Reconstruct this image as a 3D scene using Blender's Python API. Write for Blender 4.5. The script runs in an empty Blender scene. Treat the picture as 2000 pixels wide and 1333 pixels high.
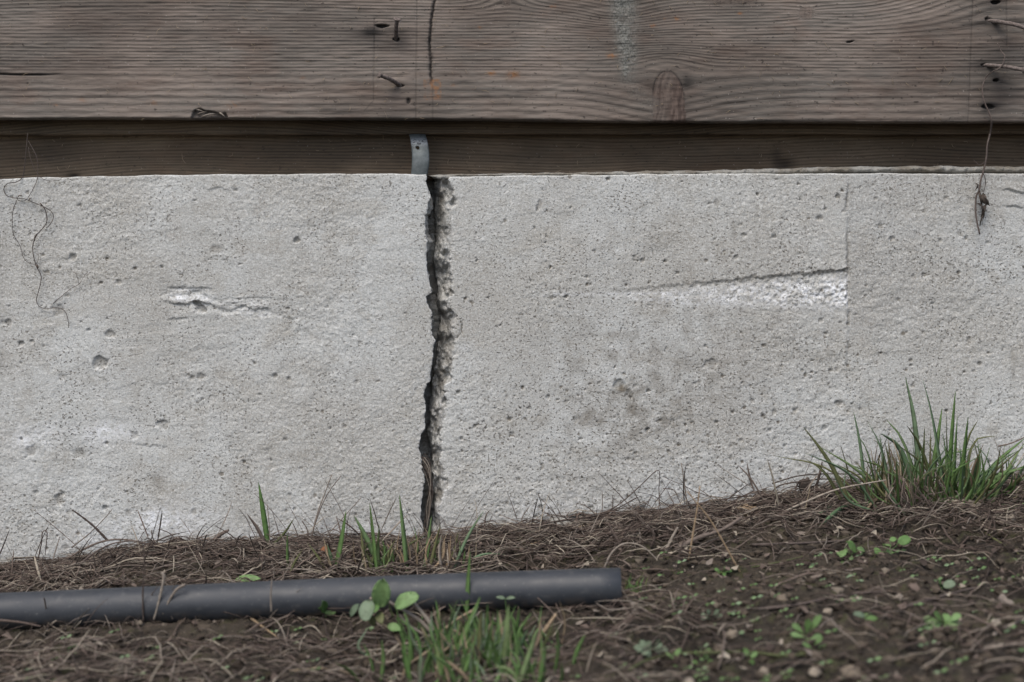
import bpy, math, random
import numpy as np
from mathutils import Vector, Matrix

random.seed(7)
RNG = np.random.default_rng(7)
C = bpy.context.scene.collection
SC = bpy.context.scene

# ------------------------------------------------------------------ camera, sky, sun, exposure
S = 0.000625          # metres per photo pixel on the wall plane (y = 0)
D = 1.6               # camera distance to the wall
ZC = 0.381            # camera height
HR = 450.0            # photo row of the horizon
cam = bpy.data.objects.new('camera', bpy.data.cameras.new('camera'))
C.objects.link(cam)
cam.location = (0, -D, ZC)
cam.rotation_euler = (math.radians(90), 0, 0)
cam.data.sensor_width = 36.0
cam.data.lens = 36.0 * D / (2000 * S)
cam.data.shift_y = -(666.5 - HR) / 2000.0
cam.data.clip_start = 0.02
cam.data.clip_end = 500
cam.data.dof.use_dof = True
cam.data.dof.focus_distance = D - 0.01
cam.data.dof.aperture_fstop = 4.0
SC.camera = cam

world = bpy.data.worlds.new("World")
SC.world = world
world.use_nodes = True
wn = world.node_tree
bg = wn.nodes['Background']
sky = wn.nodes.new('ShaderNodeTexSky')
sky.sky_type = 'NISHITA'
sky.sun_disc = False
SUN_EL, SUN_AZ = 58.0, 205.0          # azimuth clockwise from +Y: behind the camera, a little to the left
sky.sun_elevation = math.radians(SUN_EL)
sky.sun_rotation = math.radians(SUN_AZ)
sky.air_density = 1.0
sky.dust_density = 3.5
sky.ozone_density = 1.0
bg.inputs['Strength'].default_value = 0.12
wn.links.new(sky.outputs[0], bg.inputs['Color'])

sl = bpy.data.lights.new('sun', 'SUN')
sl.energy = 1.3
sl.angle = math.radians(40)
sl.color = (1.0, 0.965, 0.90)
sun = bpy.data.objects.new('sun', sl)
C.objects.link(sun)
e, a = math.radians(SUN_EL), math.radians(SUN_AZ)
sd = Vector((math.sin(a) * math.cos(e), math.cos(a) * math.cos(e), math.sin(e)))
sun.rotation_euler = sd.to_track_quat('Z', 'Y').to_euler()
sun.location = sd * 10

vs = SC.view_settings
vs.view_transform = 'Standard'
vs.look = 'None'
vs.gamma = 1.0
vs.use_curve_mapping = False
vs.exposure = 0.82

# ------------------------------------------------------------------ pixel <-> place helpers
def P(px, py, d=0.0):
    f = (D - d) / D
    return Vector(((px - 1000) * S * f, -d, ZC + (HR - py) * S * f))

def rowz(r):
    return ZC + (HR - r) * S

_T = np.random.default_rng(99).random((256, 256))
def vn(x, z, seed=0):
    x = np.asarray(x, float) + seed * 17.31
    z = np.asarray(z, float) + seed * 43.77
    xi = np.floor(x).astype(int); zi = np.floor(z).astype(int)
    fx = x - xi; fz = z - zi
    fx = fx * fx * (3 - 2 * fx); fz = fz * fz * (3 - 2 * fz)
    a_ = _T[xi % 256, zi % 256]; b_ = _T[(xi + 1) % 256, zi % 256]
    c_ = _T[xi % 256, (zi + 1) % 256]; d_ = _T[(xi + 1) % 256, (zi + 1) % 256]
    return (a_ * (1 - fx) + b_ * fx) * (1 - fz) + (c_ * (1 - fx) + d_ * fx) * fz - 0.5

def fbm(x, z, f, octv=4, seed=0, gain=0.5):
    t = 0; am = 1.0
    x = np.asarray(x, float); z = np.asarray(z, float)
    for k in range(octv):
        t = t + am * vn(x * f, z * f, seed + k * 3)
        f *= 2.03; am *= gain
    return t

def sstep(a_, b_, v):
    t = np.clip((np.asarray(v, float) - a_) / (b_ - a_), 0, 1)
    return t * t * (3 - 2 * t)

_a, _b = P(0, 1192, 0.262), P(1213, 1147, 0.298)
PIPE_L, PIPE_R = (_a.x, -_a.y, _a.z), (_b.x, -_b.y, _b.z)
# ground height: z at distance d in front of the wall
_BX = (np.array([-400, 0, 100, 200, 330, 450, 700, 830, 1000, 1080, 1150, 1300, 1500, 1620, 1750, 1860, 2000, 2400]) - 1000) * S
_BR = np.array([1150, 1126, 1110, 1090, 1072, 1064, 1062, 1064, 1047, 1032, 1016, 1000, 978, 974, 974, 968, 950, 930])
def gz(x, d):
    x = np.asarray(x, float); d = np.asarray(d, float)
    z = np.interp(x, _BX, rowz(_BR))
    near = np.clip(1 - np.abs(d) / 2.5, 0, 1)
    z = z - 0.05 * np.clip(d, 0, 3)
    z = z + near * (fbm(x, d, 9, 3, 5) * 0.016 + fbm(x, d, 48, 3, 8) * 0.010)
    z = z + 0.004 * np.exp(-((d - 0.08) / 0.06) ** 2)
    dp = PIPE_L[1] + (x - PIPE_L[0]) * (PIPE_R[1] - PIPE_L[1]) / (PIPE_R[0] - PIPE_L[0])
    zp = PIPE_L[2] + (x - PIPE_L[0]) * (PIPE_R[2] - PIPE_L[2]) / (PIPE_R[0] - PIPE_L[0]) - 0.0183 + 0.0015
    w = np.exp(-np.abs((d - dp) / 0.034) ** 2.5) * (1 - sstep(PIPE_R[0], PIPE_R[0] + 0.07, x)) * sstep(-3.0, -1.6, x)
    z = z - 0.007 * np.exp(-((d - dp - 0.045) / 0.022) ** 2) * (1 - sstep(PIPE_R[0] - .02, PIPE_R[0] + 0.03, x)) * sstep(-3.0, -1.6, x)
    z = z * (1 - w) + (zp + fbm(x, d, 70, 2, 8) * 0.003) * w
    return z

def hit(px, py):
    lo, hi = 0.0, 1.1
    def g(d):
        p = P(px, py, d)
        return p.z - float(gz(p.x, d))
    if g(lo) < 0:
        return 0.006
    for _ in range(30):
        m = (lo + hi) / 2
        # the ray sinks towards the wall: it is above ground near the camera
        if g(m) > 0: hi = m
        else: lo = m
    return hi

def hitd(px, py):
    """distance from the wall at which the view ray through a photo pixel meets the ground"""
    ds = np.linspace(0, 0.9, 181)
    f = (D - ds) / D
    zr = ZC + (HR - py) * S * f
    gr = gz((px - 1000) * S * f, ds)
    below = zr - gr
    # from the camera (large d) going to the wall: first crossing from above to below
    for i in range(len(ds) - 1, 0, -1):
        if below[i] > 0 >= below[i - 1]:
            t = below[i] / (below[i] - below[i - 1])
            return float(ds[i] + (ds[i - 1] - ds[i]) * t)
    return 0.008

# ------------------------------------------------------------------ node helper
class NT:
    def __init__(self, name):
        self.m = bpy.data.materials.new(name)
        self.m.use_nodes = True
        self.t = self.m.node_tree
        self.b = self.t.nodes['Principled BSDF']
        self.b.inputs['Specular IOR Level'].default_value = 0.25
    def n(self, typ, **kw):
        nd = self.t.nodes.new(typ)
        for k, v in kw.items():
            setattr(nd, k, v)
        return nd
    def put(self, sock, v):
        if hasattr(v, 'is_output') or isinstance(v, bpy.types.NodeSocket):
            self.t.links.new(v, sock)
        else:
            try:
                sock.default_value = v
            except Exception:
                sock.default_value = (*v, 1.0)
    def obj(self):
        return self.n('ShaderNodeTexCoord').outputs['Object']
    def scale(self, vec, sx, sy, sz):
        nd = self.n('ShaderNodeMapping'); nd.inputs['Scale'].default_value = (sx, sy, sz)
        self.t.links.new(vec, nd.inputs['Vector']); return nd.outputs[0]
    def noise(self, vec, sc, det=4, rough=0.55, dim='3D'):
        nd = self.n('ShaderNodeTexNoise', noise_dimensions=dim)
        nd.inputs['Scale'].default_value = sc; nd.inputs['Detail'].default_value = det
        nd.inputs['Roughness'].default_value = rough
        self.t.links.new(vec, nd.inputs['Vector']); return nd.outputs['Fac']
    def noise1(self, val, sc, det=2):
        nd = self.n('ShaderNodeTexNoise', noise_dimensions='1D')
        nd.inputs['Scale'].default_value = sc; nd.inputs['Detail'].default_value = det
        self.t.links.new(val, nd.inputs['W']); return nd.outputs['Fac']
    def vor(self, vec, sc, out='Distance', rnd=1.0):
        nd = self.n('ShaderNodeTexVoronoi')
        nd.inputs['Scale'].default_value = sc; nd.inputs['Randomness'].default_value = rnd
        self.t.links.new(vec, nd.inputs['Vector']); return nd.outputs[out]
    def math(self, op, a_, b_=0.0, c_=0.0):
        nd = self.n('ShaderNodeMath', operation=op)
        self.put(nd.inputs[0], a_); self.put(nd.inputs[1], b_); self.put(nd.inputs[2], c_)
        return nd.outputs[0]
    def rng(self, v, a_, b_, c_=0.0, d_=1.0, smooth=True):
        nd = self.n('ShaderNodeMapRange'); nd.interpolation_type = 'SMOOTHSTEP' if smooth else 'LINEAR'
        self.put(nd.inputs[0], v)
        for i, q in enumerate((a_, b_, c_, d_)):
            nd.inputs[i + 1].default_value = q
        return nd.outputs[0]
    def mix(self, fac, a_, b_, bt='MIX'):
        nd = self.n('ShaderNodeMix', data_type='RGBA', blend_type=bt)
        self.put(nd.inputs[0], fac); self.put(nd.inputs[6], a_); self.put(nd.inputs[7], b_)
        return nd.outputs[2]
    def attr(self, name):
        return self.n('ShaderNodeAttribute', attribute_name=name).outputs['Fac']
    def island(self):
        return self.n('ShaderNodeNewGeometry').outputs['Random Per Island']
    def orand(self):
        return self.n('ShaderNodeObjectInfo').outputs['Random']
    def ramp(self, fac, stops):
        nd = self.n('ShaderNodeValToRGB')
        el = nd.color_ramp.elements
        while len(el) < len(stops): el.new(0.5)
        for q, (p_, c_) in zip(el, stops):
            q.position = p_; q.color = (*c_, 1)
        self.put(nd.inputs[0], fac); return nd.outputs[0]
    def bump(self, h, strength, dist, prev=None):
        nd = self.n('ShaderNodeBump')
        nd.inputs['Strength'].default_value = strength; nd.inputs['Distance'].default_value = dist
        self.put(nd.inputs['Height'], h)
        if prev is not None: self.t.links.new(prev, nd.inputs['Normal'])
        return nd.outputs[0]
    def out(self, col=None, rough=None, nrm=None, metal=None):
        if col is not None: self.put(self.b.inputs['Base Color'], col)
        if rough is not None: self.put(self.b.inputs['Roughness'], rough)
        if nrm is not None: self.t.links.new(nrm, self.b.inputs['Normal'])
        if metal is not None: self.put(self.b.inputs['Metallic'], metal)
        return self.m

# ------------------------------------------------------------------ materials
def concrete_material():
    m = NT('weathered_concrete')
    o = m.obj()
    big = m.noise(o, 5, 6, 0.6); mid = m.noise(o, 38, 5, 0.6)
    fine = m.noise(o, 420, 3, 0.6); fine2 = m.noise(m.scale(o, 1, 1, 1.7), 190, 3, 0.6)
    c = m.mix(m.rng(big, 0.40, 0.60), (0.352, 0.348, 0.325), (0.430, 0.440, 0.428))
    c = m.mix(m.math('MULTIPLY', m.rng(m.noise(m.scale(o, 1, 1, 1.8), 13, 5, 0.65), 0.50, 0.66), 0.6), c, (0.318, 0.306, 0.274))
    c = m.mix(m.math('MULTIPLY', m.rng(mid, 0.5, 0.70), 0.6), c, (0.300, 0.288, 0.258))
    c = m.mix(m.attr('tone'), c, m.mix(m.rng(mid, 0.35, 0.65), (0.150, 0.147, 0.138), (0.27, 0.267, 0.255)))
    c = m.mix(m.math('MULTIPLY', m.rng(fine, 0.50, 0.66), 0.50), c, (0.60, 0.605, 0.59))
    grit = m.noise(o, 640, 2, 0.6)
    c = m.mix(m.math('MULTIPLY', m.rng(grit, 0.50, 0.66), 0.42), c, (0.23, 0.222, 0.20))
    c = m.mix(m.math('MULTIPLY', m.rng(grit, 0.48, 0.32), 0.35), c, (0.60, 0.605, 0.59))
    c = m.mix(m.math('MULTIPLY', m.rng(fine2, 0.56, 0.72), 0.50), c, (0.22, 0.21, 0.185))
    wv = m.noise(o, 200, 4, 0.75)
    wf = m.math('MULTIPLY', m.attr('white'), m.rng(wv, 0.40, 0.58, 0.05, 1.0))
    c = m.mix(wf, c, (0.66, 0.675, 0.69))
    c = m.mix(m.attr('dirt'), c, (0.115, 0.098, 0.074))
    spk = m.rng(m.noise(m.scale(o, 1, 1, 1.3), 300, 2, 0.5), 0.605, 0.665)
    dens = m.math('MAXIMUM', m.rng(m.noise(o, 16, 3, 0.6), 0.40, 0.62), m.attr('pore'))
    spk = m.math('MULTIPLY', spk, m.math('MULTIPLY_ADD', dens, 0.7, 0.2))
    # small blow holes: one per cell at most, most cells have none
    wob = m.n('ShaderNodeVectorMath', operation='MULTIPLY_ADD')
    nz_ = m.n('ShaderNodeTexNoise'); nz_.inputs['Scale'].default_value = 330
    m.t.links.new(o, nz_.inputs['Vector']); m.t.links.new(nz_.outputs['Color'], wob.inputs[0])
    wob.inputs[1].default_value = (0.0036, 0.0036, 0.0036); m.t.links.new(o, wob.inputs[2])
    holes = None
    for sc_, top_, lim in ((80, 0.16, 0.68), (150, 0.24, 0.42), (260, 0.34, 0.40)):
        vd = m.n('ShaderNodeTexVoronoi'); vd.inputs['Scale'].default_value = sc_
        m.t.links.new(wob.outputs[0], vd.inputs['Vector'])
        sep = m.n('ShaderNodeSeparateColor'); m.t.links.new(vd.outputs['Color'], sep.inputs[0])
        size = m.rng(sep.outputs[0], lim, 1.0, 0.0, top_, False)
        hole = m.rng(m.math('SUBTRACT', size, vd.outputs['Distance']), -0.01, 0.06)
        hole = m.math('MULTIPLY', hole, m.math('GREATER_THAN', sep.outputs[0], lim))
        hole = m.math('MULTIPLY', hole, m.math('MULTIPLY_ADD', sep.outputs[1], 0.8, 0.2))
        hole = m.math('MULTIPLY', hole, m.math('MULTIPLY_ADD', dens, 0.55, 0.45))
        holes = hole if holes is None else m.math('MAXIMUM', holes, hole)
    c = m.mix(m.math('MULTIPLY', spk, 0.85), c, (0.115, 0.104, 0.085))
    c = m.mix(m.math('MULTIPLY', holes, 0.9), c, (0.065, 0.058, 0.047))
    b = m.bump(m.math('MULTIPLY', m.math('MAXIMUM', spk, holes), -1.0), 0.7, 0.0016)
    b = m.bump(fine2, 0.25, 0.0016, b)
    b = m.bump(fine, 0.5, 0.0011, b)
    return m.out(c, 0.93, b)

def wood_material(name, light, dark, red, grey, fleck=1.0):
    m = NT(name)
    o = m.obj()
    g = m.attr('grain')
    gg = m.math('ADD', g, m.math('MULTIPLY', m.noise(m.scale(o, 9, 9, 70), 1, 3, 0.5), 0.30))
    fr = m.math('FRACT', gg)
    line = m.math('MULTIPLY', m.rng(fr, 0.50, 0.90), m.rng(fr, 0.93, 1.0, 1.0, 0.0))
    vary = m.noise1(m.math('FLOOR', gg), 0.77, 1)
    along = m.noise(m.scale(o, 4, 4, 60), 1, 3, 0.6)
    line = m.math('MULTIPLY', line, m.math('MULTIPLY', m.rng(vary, 0.30, 0.68, 0.28, 1.0), m.rng(along, 0.28, 0.60, 0.6, 1.0)))
    fib = m.noise(m.scale(o, 55, 55, 2600), 1, 3, 0.6)
    pat = m.noise(m.scale(o, 5.5, 5.5, 17), 1, 5, 0.62)
    pat2 = m.noise(m.scale(o, 11, 11, 26), 1, 5, 0.62)
    c = m.mix(m.rng(pat, 0.40, 0.62), grey, light)
    c = m.mix(m.math('MULTIPLY', m.rng(pat2, 0.50, 0.68), 0.75), c, red)
    c = m.mix(m.math('MULTIPLY', m.rng(fib, 0.42, 0.66), 0.32), c, (light[0] * 1.55, light[1] * 1.53, light[2] * 1.52))
    c = m.mix(m.math('MULTIPLY', m.rng(m.noise(m.scale(o, 40, 40, 700), 1, 4, 0.7), 0.52, 0.72), 0.55), c, (dark[0] * 1.3, dark[1] * 1.3, dark[2] * 1.3))
    c = m.mix(m.math('MULTIPLY', m.math('MULTIPLY', m.rng(fr, 0.03, 0.25), m.rng(fr, 0.3, 0.6, 1.0, 0.0)), 0.30), c, (light[0] * 1.5, light[1] * 1.48, light[2] * 1.46))
    c = m.mix(m.math('MULTIPLY', line, 0.56), c, dark)
    blot = m.noise(m.scale(o, 3.2, 3.2, 8), 1, 4, 0.6)
    c = m.mix(m.math('MULTIPLY', m.rng(blot, 0.40, 0.60, 1.0, 0.0), 0.75), c, m.mix(1.0, c, (0.55, 0.53, 0.52), 'MULTIPLY'))
    spk = m.rng(m.noise(m.scale(o, 0.6, 1, 1), 260, 3, 0.6), 0.635, 0.70)
    c = m.mix(m.math('MULTIPLY', spk, 0.75 * fleck), c, (0.022, 0.018, 0.016))
    spk2 = m.rng(m.noise(o, 330, 1, 0.5), 0.735, 0.77)
    c = m.mix(m.math('MULTIPLY', spk2, 0.55 * fleck), c, (0.33, 0.30, 0.27))
    c = m.mix(m.math('MULTIPLY', m.attr('knot'), 0.8), c, m.mix(m.rng(m.noise(m.scale(o, 300, 300, 60), 1, 3, 0.6), 0.4, 0.65), (0.058, 0.038, 0.031), (0.125, 0.088, 0.072)))
    c = m.mix(m.attr('cement'), c, m.mix(m.rng(m.noise(o, 420, 3, 0.6), 0.35, 0.65), (0.085, 0.085, 0.076), (0.19, 0.19, 0.172)))
    c = m.mix(m.math('MULTIPLY', m.attr('orange'), m.rng(m.noise(o, 190, 3, 0.6), 0.38, 0.60, 0.10, 0.9)), c, (0.215, 0.105, 0.048))
    c = m.mix(m.attr('stain'), c, (0.012, 0.011, 0.011))
    b = m.bump(m.math('MULTIPLY', line, -1.0), 0.35, 0.0010)
    b = m.bump(fib, 0.35, 0.0006, b)
    b = m.bump(m.noise(o, 500, 3, 0.6), m.attr and 0.18, 0.0006, b)
    return m.out(c, 0.88, b)

M = {}
M['concrete'] = concrete_material()
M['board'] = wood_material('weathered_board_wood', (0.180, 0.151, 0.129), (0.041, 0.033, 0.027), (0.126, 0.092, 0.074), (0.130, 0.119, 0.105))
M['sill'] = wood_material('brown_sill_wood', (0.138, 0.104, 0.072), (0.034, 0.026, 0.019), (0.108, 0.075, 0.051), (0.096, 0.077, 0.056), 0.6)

def mortar_material():
    m = NT('grey_mortar'); o = m.obj()
    f = m.noise(o, 300, 3, 0.6)
    c = m.mix(m.rng(m.noise(o, 30, 4), 0.4, 0.6), (0.16, 0.145, 0.12), (0.24, 0.235, 0.215))
    c = m.mix(m.math('MULTIPLY', m.rng(f, 0.55, 0.7), 0.6), c, (0.07, 0.06, 0.05))
    return m.out(c, 0.95, m.bump(f, 0.6, 0.0015))
M['mortar'] = mortar_material()

def soil_material():
    m = NT('dark_soil'); o = m.obj()
    n1 = m.noise(o, 9, 5, 0.6); n2 = m.noise(o, 160, 4, 0.65); n3 = m.noise(o, 55, 4, 0.6)
    c = m.mix(m.rng(n1, 0.38, 0.62), (0.018, 0.0145, 0.011), (0.042, 0.034, 0.025))
    c = m.mix(m.math('MULTIPLY', m.rng(n2, 0.5, 0.7), 0.6), c, (0.082, 0.069, 0.052))
    c = m.mix(m.math('MULTIPLY', m.rng(n3, 0.52, 0.66), 0.65), c, (0.046, 0.047, 0.020))
    return m.out(c, 0.95, m.bump(n2, 0.9, 0.006))
M['soil'] = soil_material()

def island_material(name, stops, rough=0.85, obj_rand=False, bump=True, grain=300, transl=0.0):
    m = NT(name); o = m.obj()
    r = m.orand() if obj_rand else m.island()
    c = m.ramp(r, stops)
    n = m.noise(o, grain, 3, 0.6)
    c = m.mix(m.math('MULTIPLY', m.rng(n, 0.4, 0.7), 0.45), c, m.mix(1.0, c, (0.45, 0.42, 0.40), 'MULTIPLY'))
    m.out(c, rough, m.bump(n, 0.4, 0.0008) if bump else None)
    if transl > 0:
        tr = m.n('ShaderNodeBsdfTranslucent'); m.t.links.new(c, tr.inputs['Color'])
        mx = m.n('ShaderNodeMixShader'); mx.inputs[0].default_value = transl
        m.t.links.new(m.b.outputs[0], mx.inputs[1]); m.t.links.new(tr.outputs[0], mx.inputs[2])
        m.t.links.new(mx.outputs[0], m.t.nodes['Material Output'].inputs['Surface'])
    return m.m
M['litter'] = island_material('dead_stems', [(0.0, (0.030, 0.023, 0.019)), (0.33, (0.068, 0.050, 0.041)), (0.58, (0.124, 0.094, 0.077)), (0.80, (0.165, 0.140, 0.118)), (0.93, (0.25, 0.215, 0.170)), (1.0, (0.34, 0.30, 0.235))])
M['crumb'] = island_material('soil_crumbs', [(0.0, (0.022, 0.017, 0.013)), (0.5, (0.050, 0.039, 0.028)), (0.88, (0.075, 0.060, 0.045)), (1.0, (0.16, 0.135, 0.105))], 0.95)
M['pebble'] = island_material('pebble_stone', [(0.0, (0.12, 0.095, 0.070)), (0.5, (0.20, 0.165, 0.125)), (1.0, (0.30, 0.27, 0.22))], 0.8, True)
M['green'] = island_material('green_blade', [(0.0, (0.095, 0.170, 0.055)), (0.4, (0.135, 0.225, 0.076)), (0.75, (0.165, 0.245, 0.115)), (1.0, (0.205, 0.265, 0.110))], 0.5, True, False, 120, 0.25)
M['bluegreen'] = island_material('blue_green_blade', [(0.0, (0.110, 0.185, 0.095)), (1.0, (0.175, 0.245, 0.145))], 0.5, True, False, 120, 0.22)
M['olive'] = island_material('dull_olive_blade', [(0.0, (0.075, 0.090, 0.038)), (1.0, (0.150, 0.155, 0.070))], 0.6, True, False, 120, 0.2)
M['straw'] = island_material('straw_blade', [(0.0, (0.17, 0.13, 0.085)), (0.5, (0.27, 0.21, 0.14)), (1.0, (0.36, 0.30, 0.20))], 0.75, True, False, 200, 0.15)
M['leaf'] = island_material('weed_leaf', [(0.0, (0.105, 0.195, 0.060)), (0.5, (0.145, 0.250, 0.085)), (1.0, (0.185, 0.290, 0.120))], 0.5, True, True, 160, 0.25)
M['paleleaf'] = island_material('greyish_weed_leaf', [(0.0, (0.12, 0.165, 0.105)), (1.0, (0.19, 0.245, 0.16))], 0.6, True, True, 160, 0.2)
M['twig'] = island_material('brown_twig', [(0.0, (0.050, 0.038, 0.032)), (0.5, (0.095, 0.072, 0.060)), (1.0, (0.145, 0.118, 0.100))], 0.85, True)
M['tan'] = island_material('tan_stalk', [(0.0, (0.24, 0.175, 0.110)), (1.0, (0.34, 0.255, 0.165))], 0.75, True)
M['grey_stalk'] = island_material('grey_stalk', [(0.0, (0.16, 0.135, 0.112)), (1.0, (0.26, 0.225, 0.185))], 0.8, True)
M['vine'] = island_material('dried_vine_skin', [(0.0, (0.060, 0.048, 0.042)), (1.0, (0.105, 0.083, 0.072))], 0.85, True)
M['deadleaf'] = island_material('shrivelled_leaf', [(0.0, (0.045, 0.037, 0.032)), (1.0, (0.095, 0.078, 0.066))], 0.9, True)
M['rust'] = island_material('rusty_brown_leaf', [(0.0, (0.16, 0.070, 0.035)), (1.0, (0.20, 0.09, 0.045))], 0.85, True)

def nail_material():
    m = NT('rusty_nail_iron'); o = m.obj()
    n = m.noise(o, 350, 4, 0.65)
    c = m.mix(m.rng(n, 0.38, 0.62), (0.085, 0.068, 0.060), (0.165, 0.138, 0.124))
    return m.out(c, 0.8, m.bump(n, 0.6, 0.0006), 0.15)
M['nail'] = nail_material()

def strap_material():
    m = NT('galvanised_strap'); o = m.obj()
    n = m.noise(o, 130, 4, 0.6); n2 = m.noise(o, 420, 3, 0.6)
    c = m.mix(m.rng(n, 0.35, 0.65), (0.088, 0.102, 0.104), (0.126, 0.141, 0.143))
    wf = m.math('MULTIPLY', m.attr('white'), m.rng(n2, 0.35, 0.5))
    c = m.mix(wf, c, (0.27, 0.29, 0.30))
    dk = m.math('MULTIPLY', m.attr('white'), m.rng(m.noise(o, 300, 3, 0.6), 0.57, 0.63))
    c = m.mix(dk, c, (0.04, 0.045, 0.05))
    c = m.mix(m.rng(m.noise(m.scale(o, 1, 1, 0.5), 260, 2, 0.6), 0.68, 0.72), c, (0.07, 0.075, 0.08))
    return m.out(c, 0.55, m.bump(n2, 0.2, 0.0004), 0.25)
M['strap'] = strap_material()

def pipe_material():
    m = NT('dark_grey_plastic'); o = m.obj()
    n = m.noise(m.scale(o, 0.5, 1, 1), 60, 5, 0.65); n2 = m.noise(o, 500, 2, 0.5)
    c = m.mix(m.rng(n, 0.35, 0.7), (0.0205, 0.0240, 0.0295), (0.0305, 0.0345, 0.0410))
    c = m.mix(m.math('MULTIPLY', m.rng(m.noise(o, 110, 4, 0.65), 0.56, 0.70), 0.5), c, (0.068, 0.068, 0.068))
    c = m.mix(m.math('MULTIPLY', m.rng(n2, 0.68, 0.74), 0.6), c, (0.16, 0.155, 0.145))
    c = m.mix(m.math('MULTIPLY', m.attr('dirt'), m.rng(m.noise(o, 90, 4, 0.6), 0.42, 0.62)), c, (0.085, 0.068, 0.052))
    m.b.inputs['Specular IOR Level'].default_value = 0.45
    return m.out(c, m.rng(n, 0.3, 0.7, 0.48, 0.66), m.bump(n2, 0.08, 0.0004))
M['pipe'] = pipe_material()

# ------------------------------------------------------------------ mesh helpers
def raw_mesh(name, co, quads, mat, attrs=None, smooth=True):
    me = bpy.data.meshes.new(name)
    co = np.asarray(co, np.float32).reshape(-1, 3)
    quads = np.asarray(quads, np.int32)
    k = quads.shape[1]
    me.vertices.add(len(co)); me.vertices.foreach_set('co', co.ravel())
    me.loops.add(quads.size); me.loops.foreach_set('vertex_index', quads.ravel())
    me.polygons.add(len(quads))
    me.polygons.foreach_set('loop_start', np.arange(0, quads.size, k, dtype=np.int32))
    me.polygons.foreach_set('use_smooth', np.full(len(quads), smooth))
    for n_, v in (attrs or {}).items():
        at = me.attributes.new(n_, 'FLOAT', 'POINT')
        at.data.foreach_set('value', np.asarray(v, np.float32).ravel())
    me.materials.append(mat)
    me.update(calc_edges=True)
    return me

def link(name, me, parent=None):
    o = bpy.data.objects.new(name, me)
    C.objects.link(o)
    if parent is not None:
        o.parent = parent
    return o

def tag(o, label=None, cat=None, group=None, kind=None):
    if label: o['label'] = label
    if cat: o['category'] = cat
    if group: o['group'] = group
    if kind: o['kind'] = kind
    return o

def thing(name, label, cat, loc=(0, 0, 0), group=None):
    o = bpy.data.objects.new(name, None)
    o.empty_display_size = 0.02
    C.objects.link(o); o.location = loc
    return tag(o, label, cat, group)

def off(co, parent):
    co = np.asarray(co, float).reshape(-1, 3)
    if parent is not None:
        co = co - np.array(parent.location)
    return co

def grid(name, X, Y, Z, mat, attrs=None, parent=None, closed_cols=False):
    R, K = X.shape
    co = np.stack([X, Y, Z], -1).reshape(-1, 3)
    idx = np.arange(R * K).reshape(R, K)
    q = np.stack([idx[:-1, :-1], idx[:-1, 1:], idx[1:, 1:], idx[1:, :-1]], -1).reshape(-1, 4)
    if closed_cols:
        q2 = np.stack([idx[:-1, -1], idx[:-1, 0], idx[1:, 0], idx[1:, -1]], -1).reshape(-1, 4)
        q = np.concatenate([q, q2])
    return link(name, raw_mesh(name, off(co, parent), q, mat, attrs), parent)

def smooth_path(pts, n):
    """Catmull-Rom through the points, n samples"""
    p = np.array([tuple(q) for q in pts], float)
    if len(p) == 2:
        t = np.linspace(0, 1, n)[:, None]
        return p[0] * (1 - t) + p[1] * t
    pp = np.vstack([2 * p[0] - p[1], p, 2 * p[-1] - p[-2]])
    seg = np.linalg.norm(np.diff(p, axis=0), axis=1); cs = np.concatenate([[0], np.cumsum(seg)])
    out = []
    for s in np.linspace(0, cs[-1] * 0.9999, n):
        i = min(int(np.searchsorted(cs, s, 'right') - 1), len(p) - 2)
        t = (s - cs[i]) / max(seg[i], 1e-9)
        a_, b_, c_, d_ = pp[i:i + 4]
        out.append(0.5 * (2 * b_ + (c_ - a_) * t + (2 * a_ - 5 * b_ + 4 * c_ - d_) * t * t + (3 * b_ - a_ - 3 * c_ + d_) * t ** 3))
    return np.array(out)

def tube_arrays(path, rad, sides=6, base=0):
    path = np.asarray(path, float); n = len(path)
    rad = np.broadcast_to(np.asarray(rad, float), (n,))
    tan = np.gradient(path, axis=0)
    tan /= np.linalg.norm(tan, axis=1)[:, None] + 1e-12
    up = np.array([0.0, 0.0, 1.0]) if abs(tan[0][2]) < 0.8 else np.array([0.0, 1.0, 0.0])
    co = np.zeros((n, sides, 3))
    u = np.cross(tan[0], up); u /= np.linalg.norm(u)
    for i in range(n):
        u = u - tan[i] * np.dot(u, tan[i]); u /= np.linalg.norm(u) + 1e-12
        v = np.cross(tan[i], u)
        for k in range(sides):
            t = 2 * math.pi * k / sides
            co[i, k] = path[i] + rad[i] * (math.cos(t) * u + math.sin(t) * v)
    idx = np.arange(n * sides).reshape(n, sides) + base
    nx = np.roll(idx, -1, axis=1)
    q = np.stack([idx[:-1], nx[:-1], nx[1:], idx[1:]], -1).reshape(-1, 4)
    return co.reshape(-1, 3), q

def tube(name, path, rad, mat, parent=None, sides=6):
    path = np.asarray(path, float)
    rad = np.broadcast_to(np.asarray(rad, float), (len(path),)).copy()
    # closed ends: a tiny ring just past each end
    p2 = np.vstack([path[0] - (path[1] - path[0]) * 0.02, path, path[-1] + (path[-1] - path[-2]) * 0.02])
    r2 = np.concatenate([[rad[0] * 0.05], rad, [rad[-1] * 0.05]])
    co, q = tube_arrays(p2, r2, sides)
    return link(name, raw_mesh(name, off(co, parent), q, mat), parent)

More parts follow.
